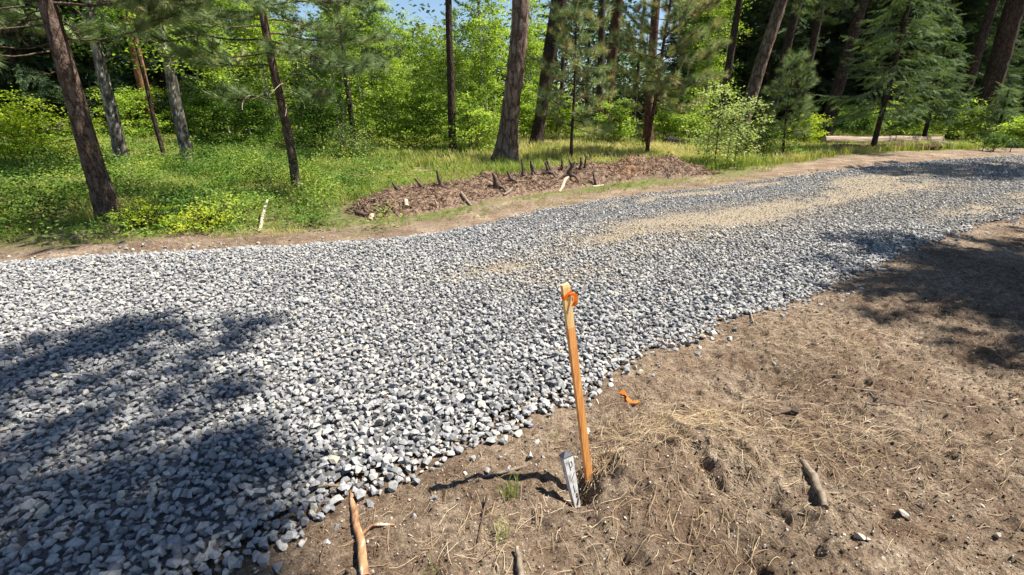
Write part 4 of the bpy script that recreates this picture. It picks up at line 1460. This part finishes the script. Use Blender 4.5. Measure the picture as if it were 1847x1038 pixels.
# --- broadleaf trees
def broadleaf(base, r0, H, lean, label, cb, rad, ncl, per, lsize, seed, leafm, bark='aspen_bark', name='broadleaf_tree', cat='tree', group=None, nlimb=12, tone0=.5, sig=.26, low=0.0, dense=None, stems=1):
    r = np.random.default_rng(seed)
    root = empty(name, base, label, cat, group)
    wood = MB()
    cl = []
    for s_ in range(stems):
        off = np.array([r.normal(0, .25), r.normal(0, .25), 0]) if s_ else np.zeros(3)
        ln = (lean[0] + (r.normal(0, .06) if s_ else 0), lean[1] + (r.normal(0, .06) if s_ else 0))
        path = trunk_path(H * (1 if s_ == 0 else r.uniform(.7, .95)), ln, .05, seed + s_)
        path[:, :2] += off[:2]
        at = trunk_mesh(wood, path, r0 * (1 if s_ == 0 else .7), .25, 12, dense, .06, seed % 20)
        for i in range(nlimb):
            h = cb + (path[-1, 2] - cb) * ((i + r.random()) / nlimb) ** .9 * .95
            uu = (h - cb) / max(path[-1, 2] - cb, .1)
            L = rad * math.sqrt(max(.05, 1 - (uu * 1.15 - .25) ** 2)) * r.uniform(.5, 1.05)
            c = branch_curve(at(h), i * 2.4 + r.uniform(-.4, .4), L, R(r.uniform(15, 50)), .05, .05, r)
            wood.tube(c, np.linspace(r0 * .3 + .004, .004, len(c)), 4, cap=False)
            nn = max(1, ncl // (nlimb * stems))
            for q in range(nn):
                t = r.uniform(.35, 1.05)
                p = c[0] * (1 - t) + c[-1] * t + r.normal(0, .16 * rad, 3) * np.array([1, 1, .8])
                cl.append(p)
    cl = np.array(cl)
    if low > 0:
        m_ = int(len(cl) * low)
        a = r.uniform(0, 6.28, m_); q = rad * np.sqrt(r.random(m_))
        cl = np.concatenate([cl, np.stack([np.cos(a) * q, np.sin(a) * q, r.uniform(min(.3, H * .2), min(cb + .5, H), m_)], 1)])
    n = len(cl)
    sg = sig * r.uniform(.6, 1.3, n)
    cen = np.repeat(cl, per, 0) + r.normal(size=(n * per, 3)) * np.repeat(sg, per)[:, None] * np.array([1, 1, .45])
    cen[:, 2] = np.maximum(cen[:, 2], .05)
    tn = np.clip(np.repeat(r.normal(tone0, .27, n), per) + r.normal(0, .09, n * per), 0, 1)
    lv = MB(); leaves(lv, cen, lsize * r.uniform(.6, 1.25, n * per), tn, r=r)
    wood.build('trunk' if cat == 'tree' else 'stems', M[bark], root)
    lv.build('crown' if cat == 'tree' else 'foliage', M[leafm], root, smooth=False)
    return root


b, l, r0 = place((226, 312), (150, 15), 27)
broadleaf(b, r0, 7.5, l, 'pale mottled grey trunk with leafy boughs right behind the nearest leaning pine', 2.0, 2.2, 190, 36, .085, 50, 'leaf_mid', bark='mottled_bark', dense=(.06, 4), tone0=.6)
b, l, r0 = place((343, 302), (314, 170), 26)
broadleaf(b, r0, 7.5, l, 'dark mottled trunk with drooping light leaves left of the slim drooping pine', 1.9, 2.6, 230, 38, .095, 51, 'leaf_light', bark='mottled_bark', dense=(.06, 4), tone0=.65)

ASPEN_LAB = 'light green aspen in the sunlit thicket between the left pines and the biggest pine'
ap = [broadleaf(np.array([0, 0, 0.0]), .06, 7.4, (.0, 0), ASPEN_LAB, 1.6, 1.15, 112, 58, .115, 60 + i, 'leaf_light', name='aspen_tree', group='sunlit aspens', nlimb=16, tone0=.55, sig=.21, low=.25, stems=2) for i in range(3)]
asp = [(455, 262, 1.0), (500, 258, .95), (545, 255, 1.0), (585, 258, .95), (625, 254, 1.02), (660, 252, 1.0), (700, 250, 1.0), (735, 252, .74), (770, 250, .70), (800, 249, .72), (835, 250, .72), (870, 252, 1.0),
       (480, 243, 1.2), (540, 240, 1.25), (610, 240, 1.25), (680, 240, 1.1), (715, 239, .95), (750, 240, .86), (785, 239, .84), (820, 238, .84), (855, 239, .88), (890, 240, 1.05), (930, 246, 1.0), (1250, 245, 1.05), (1225, 236, 1.25), (1290, 238, 1.3), (420, 250, 1.0), (960, 238, 1.05)]
for i, (px, py, s) in enumerate(asp):
    p = P(px, py); p[0] += rng.normal(0, .3); p[1] += rng.normal(0, .5)
    p[2] = float(Hraw(p[0], p[1]))
    gl = (ASPEN_LAB, 'sunlit aspens') if px < 940 else ('mid green leafy tree in the shade behind the pines right of the biggest pine', 'leafy trees right of the biggest pine')
    if i < 3:
        o = ap[i]; o.location = tuple(p); o.scale = (s, s, s)
    else:
        o = copy_tree(ap[i % 3], p, rng.uniform(0, 6.28), s * rng.uniform(.95, 1.05), *gl)


# --- shrubs
def shrub(px, py, h, rad, label, leafm, seed, n=60, per=40, ls=.08, tone0=.5, group=None, name='shrub'):
    p = P(px, py); p[2] = float(Hraw(p[0], p[1]))
    return broadleaf(p, .018, h, (0, 0), label, h * .15, rad, n, per, ls, seed, leafm, bark='dark_bark', name=name, cat='shrub', group=group, nlimb=9, tone0=tone0, sig=.135 * (max(1, rad * .8) if h > .5 else .45), stems=4, low=.35)


shrub(45, 300, 1.7, 1.25, 'big yellow green bush behind the nearest leaning pine at the left edge', 'leaf_yellow', 70, 110, 46, .085, .55)
shrub(150, 262, 1.2, .9, 'small yellow green bush right of the big one at the far left', 'leaf_yellow', 71, 60, 36, .09, .4)
shrub(245, 255, 2.2, 1.5, 'light green bush between the pale mottled trunk and the orange pine', 'leaf_light', 72, 110, 40, .11, .6)
shrub(320, 250, 2.2, 1.5, 'light green bush directly right of the orange barked pine', 'leaf_light', 73, 110, 40, .11, .6)
shrub(395, 262, 2.3, 1.5, 'dark green bush right of the dark mottled trunk', 'leaf_mid', 74, 120, 40, .10, .55)
shrub(460, 270, 1.9, 1.3, 'dark green bush just left of the slim drooping pine', 'leaf_mid', 75, 110, 40, .10, .5)
shrub(585, 275, 2.0, 1.5, 'dark dense bush right of the slim drooping pine', 'leaf_mid', 76, 120, 40, .10, .35)
shrub(640, 288, .95, .55, 'small grey green bush at the foot of the thin dark pine stem', 'leaf_grey', 77, 40, 30, .06, .5)
shrub(700, 268, 2.5, 1.6, 'bright leafy bush left of the straight dark reddish pine', 'leaf_light', 78, 140, 42, .11, .6)
shrub(765, 270, 2.2, 1.5, 'leafy bush touching the left side of the dark reddish pine', 'leaf_light', 79, 120, 42, .11, .5)
shrub(860, 275, 1.7, 1.2, 'leafy bush between the dark reddish pine and the biggest pine', 'leaf_light', 80, 100, 42, .10, .5)
shrub(945, 255, 2.2, 1.3, 'light bush close behind the right side of the biggest pine', 'leaf_light', 81, 110, 42, .11, .7)
shrub(1000, 258, 1.9, 1.3, 'bright yellow green bush behind the young feathery pine', 'leaf_yellow', 82, 110, 42, .10, .35)
shrub(1115, 260, 1.5, 1.3, 'light green bush under the tall pines at the sky gap', 'leaf_light', 83, 90, 42, .10, .6)
shrub(1195, 258, 1.3, 1.1, 'bright yellow green bush right of the young pine with full plumes', 'leaf_yellow', 84, 90, 42, .09, .35)
shrub(1240, 262, 1.2, 1.0, 'light green low bush behind the leafy sapling bush', 'leaf_light', 85, 80, 42, .09, .7)
shrub(1288, 300, 2.1, .95, 'tall open sapling bush with pale sparse leaves by the far road edge', 'leaf_grey', 86, 120, 22, .08, .85)
shrub(1345, 285, 1.5, .6, 'narrow pale sapling just right of the open sapling bush', 'leaf_grey', 87, 45, 22, .08, .8)
shrub(1375, 282, .9, 1.1, 'low green bush at the foot of the pencil thin young pine', 'leaf_mid', 88, 90, 40, .07, .75)
shrub(1448, 262, 1.15, .95, 'round yellow bush left of the fallen log', 'leaf_yellow', 89, 100, 44, .085, .75)
shrub(1540, 250, 1.3, 1.4, 'dark green bush behind the left end of the fallen log', 'leaf_mid', 90, 100, 42, .10, .6)
shrub(1622, 250, 1.6, 1.4, 'bright green bush behind the middle of the fallen log', 'leaf_light', 91, 110, 42, .10, .8)
shrub(1715, 258, 1.4, 1.3, 'bright bush between the log end and the massive right trunk', 'leaf_light', 92, 100, 42, .09, .75)
shrub(1835, 225, 4.2, 2.2, 'tall sunlit yellow green bush at the right edge behind the massive trunk', 'leaf_light', 93, 170, 46, .12, .95)
shrub(1842, 266, 1.0, 1.0, 'low bright bush at the right edge of the far road bend', 'leaf_light', 94, 110, 42, .09, .8)
shrub(1790, 275, .5, .5, 'small dark bush on the verge below the massive right trunk', 'leaf_mid', 95, 40, 40, .06, .2)
shrub(285, 412, .15, .36, 'low yellow leaved plant patch on the bank right of the nearest leaning trunk', 'leaf_yellow', 96, 50, 24, .04, .9, name='plant')
shrub(370, 417, .13, .34, 'low yellow leaved plant patch on the bank left of the pale stick', 'leaf_yellow', 97, 50, 24, .04, .9, name='plant')


# --- firs
def fir(base, r0, H, lean, label, cb, blen, nb, seed, mat='fir', name='fir_tree', group=None, tone0=.55, tsc=1.0, dens=9, bark='dark_bark', droop=.22):
    r = np.random.default_rng(seed)
    root = empty(name, base, label, 'fir tree', group)
    wood = MB(); at = trunk_mesh(wood, trunk_path(H, lean, .015, seed), r0, .3, 12, None, .08, seed % 20)
    tp, td = [], []
    for i in range(nb):
        uu = (i + r.random()) / nb
        h = cb + (H - cb) * uu
        L = blen * (1 - uu) ** .8 * r.uniform(.65, 1.1) + .15
        c = branch_curve(at(h), i * 2.4 + r.uniform(-.3, .3), L, R(r.uniform(-14, 26)), droop * r.uniform(.5, 1.4), .12, r)
        wood.tube(c, np.linspace(.005 + .007 * L, .003, len(c)), 4, cap=False)
        n = max(3, int(L * dens))
        st = np.linspace(0, 1, len(c))
        for q in range(n):
            t = .15 + .85 * (q + .5) / n
            p = np.array([np.interp(t, st, c[:, j]) for j in range(3)])
            d = c[-1] - c[0]; d /= np.linalg.norm(d)
            lat = np.cross(d, [0, 0, 1]); lat /= np.linalg.norm(lat)
            for sg in (-1, 1):
                dd = d * .75 + lat * sg * .8 + np.array([0, 0, r.uniform(-.9, .15)])
                tp.append(p); td.append(dd)
                if L * (1 - t) > .5:
                    tp.append(p + dd * .24); td.append(dd + d * .4)
        tp.append(c[-1]); td.append(c[-1] - c[-2])
    tp = np.array(tp); td = np.array(td); n = len(tp)
    B = basis(td, r.normal(0, .8, n)) * (tsc * r.uniform(.8, 1.25, n))[:, None, None]
    pk = r.integers(0, 3, n); tn = np.clip(r.normal(tone0, .2, n), 0, 1)
    cr = MB()
    for q in range(3):
        mk = pk == q
        cr.inst(FT[q][0], FT[q][1], tp[mk], B[mk], tn[mk])
    wood.build('trunk', M[bark], root)
    cr.build('crown', M[mat], root, smooth=False)
    return root


b, l, r0 = place((1572, 276), (1638, 20), 11)
fir(b, r0, 9.0, l, 'pale green young fir with sweeping sprays in front of the fallen log', 1.2, 1.85, 130, 110, tone0=.55, tsc=.8, dens=7, droop=.34)
b, l, r0 = place((1663, 262), (1690, 150), 9)
fir(b, r0, 5.0, l, 'darker young fir right of the pale green fir', 1.0, 1.4, 120, 111, tone0=.4, tsc=.85, dens=7, droop=.32)
b, l, r0 = place((1790, 262), (1840, 100), 8)
fir(b, r0, 2.3, l, 'short bushy fir at the right edge below the massive trunk', .3, .9, 44, 112, tone0=.6)

FIR_LAB = 'dark conifer standing deep in the shaded wood behind the numbered row of front trunks'.replace('numbered row of front', 'front')
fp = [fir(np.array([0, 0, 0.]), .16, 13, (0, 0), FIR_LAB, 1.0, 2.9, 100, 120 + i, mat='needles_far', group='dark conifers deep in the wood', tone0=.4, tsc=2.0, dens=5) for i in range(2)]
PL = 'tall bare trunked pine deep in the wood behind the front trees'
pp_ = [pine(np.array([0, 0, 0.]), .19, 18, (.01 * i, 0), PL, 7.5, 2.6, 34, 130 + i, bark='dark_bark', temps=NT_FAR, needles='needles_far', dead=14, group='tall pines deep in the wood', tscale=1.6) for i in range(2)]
used = {'f': 0, 'p': 0}


def deep(kind, x, y, s):
    src = fp if kind == 'f' else pp_
    i = used[kind]; used[kind] += 1
    p = (x, y, float(Hraw(x, y)) if y < 45 else 0.0)
    rz = rng.uniform(0, 6.28)
    if i < 2:
        o = src[i]; o.location = p; o.rotation_euler = (0, 0, rz); o.scale = (s, s, s)
    else:
        copy_tree(src[i % 2], p, rz, s)


def px_x(px, y):
    return (px - W0 / 2) / F0 * (y * cp + 1.0)


# right half is closed by conifers, the left by conifers behind the broadleaves, the middle stays low under the sky
for px, y, s in [(1230, 41, 1.23), (1275, 35, 1.12), (1320, 38, 1.23), (1360, 34, 1.12), (1400, 40, 1.23), (1445, 36, 1.12), (1500, 37, 1.23), (1540, 34, 1.01), (1590, 39, 1.34), (1640, 34, 1.12), (1690, 37, 1.23), (1735, 40, 1.23), (1780, 39, 1.34), (1600, 32, 0.90),
                 (1710, 33, 1.01), (1300, 43, 1.46), (1380, 45, 1.46), (1470, 43, 1.46), (1560, 45, 1.57), (1650, 43, 1.46), (1750, 45, 1.46), (1860, 43, 1.46), (1930, 39, 1.34),
                 (-60, 24, 1.0), (20, 27, 1.1), (90, 24, 1.0), (150, 28, 1.1), (215, 26, 1.0), (260, 30, 1.1), (330, 27, 1.0), (375, 31, 1.1), (430, 34, 1.1), (0, 36, 1.3), (110, 38, 1.3), (200, 40, 1.3), (300, 40, 1.3), (400, 42, 1.1), (-120, 32, 1.2), (500, 44, .8), (560, 46, .75), (470, 33, .5), (515, 36, .5), (555, 33, .42), (600, 36, .45), (645, 33, .42), (690, 36, .42), (735, 34, .38), (780, 36, .40), (830, 34, .38), (880, 36, .44), (930, 38, .5),]:
    deep('f', px_x(px, y), y, s * rng.uniform(.9, 1.1))
for px, y, s in [(1010, 36, .9), (1055, 40, .8), (1140, 46, .85), (1255, 33, 1), (1345, 36, 1), (1420, 26, 1), (1515, 34, 1), (1625, 36, 1), (1700, 24, 1), (1820, 30, 1), (1900, 24, 1), (30, 20, .9), (120, 33, 1), (180, 22, .9), (240, 36, 1), (350, 34, .9),
                 (410, 30, .9), (870, 44, .9), (700, 60, .7), (-80, 18, .9), (1290, 25, 1)]:
    deep('p', px_x(px, y), y, s * rng.uniform(.9, 1.1))

# far wood that reads as one mass
dw = MB()
n = 14000
pxr = rng.uniform(-300, 2150, n)
yd = rng.uniform(50, 85, n)
xx = (pxr - W0 / 2) / F0 * (yd * cp + 1)
gapc = np.exp(-((pxr - 1170) / 60) ** 2)
hmax = np.where((pxr > 420) & (pxr < 1000), 8.5, 15) * (1 - .82 * gapc) + 1.5 * rng.normal(size=n)
hh = rng.uniform(0, 1, n) * np.maximum(hmax, 1)
cen = np.repeat(np.stack([xx, yd, hh], 1), 14, 0) + rng.normal(0, .8, (n * 14, 3))
cen[:, 2] = np.maximum(cen[:, 2], .1)
leaves(dw, cen, .62 * rng.uniform(.6, 1.2, n * 14), np.clip(np.repeat(rng.normal(.45, .2, n), 14), 0, 1))
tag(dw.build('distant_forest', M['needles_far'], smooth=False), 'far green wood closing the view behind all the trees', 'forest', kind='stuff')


# ------------------------------------------------------------------ fallen logs, boulder
def log(p0, p1, r, label, mat='log'):
    a = P(*p0); c_ = P(*p1)
    mid_ = (a + c_) / 2; mid_[2] = 0
    L = np.linalg.norm(c_ - a)
    t = np.linspace(-.5, .5, 40)
    root = empty('fallen_log', (mid_[0], mid_[1], float(Hraw(mid_[0], mid_[1]))), label, 'log', 'fallen logs by the road bend')
    root.rotation_euler = (0, 0, math.atan2(c_[1] - a[1], c_[0] - a[0]))
    mb = MB()
    q = np.stack([t * L, .03 * np.sin(t * 7), r * .9 + .02 * np.sin(t * 11)], 1)
    mb.tube(q, r * (1 + .12 * t), 18, cap=False, disp=lambda a_, z: 1 + .05 * np.sin(a_ * 5))
    mb.build('bark', M[mat], root)
    for sg in (-1, 1):
        e = MB()
        xe = sg * L / 2 + sg * .003
        e.tube(np.array([[xe - sg * .02, 0.03 * math.sin(sg * 3.5), r * .9], [xe + sg * .01, .03 * math.sin(sg * 3.5), r * .9]]), r * (1 + .06 * sg) * .97, 18)
        e.build('cut_end', M['pale_wood'], root)


log((1484, 265), (1692, 266), .24, 'long pale fallen log with bark peeled, lying left of the massive trunk')
log((1500, 276), (1690, 272), .13, 'slim reddish log lying in front of the long pale one', 'red_bark')
log((1640, 264), (1716, 269), .13, 'short thin log jutting out at the right end of the long pale log', 'grey_stick')
p = P(1212, 266)
tv, tf = hull(40, 410, .8)
mb = MB(); mb.inst(tv, tf, np.zeros((1, 3)), basis(np.array([[1., .1, 0]]), np.array([0.])) * np.array([.55, .75, .55])[None, None, :], .5)
tag(mb.build('boulder', M['boulder'], loc=(p[0], p[1], .12)), 'dark rounded boulder on the grass right of the young pine plumes', 'boulder')
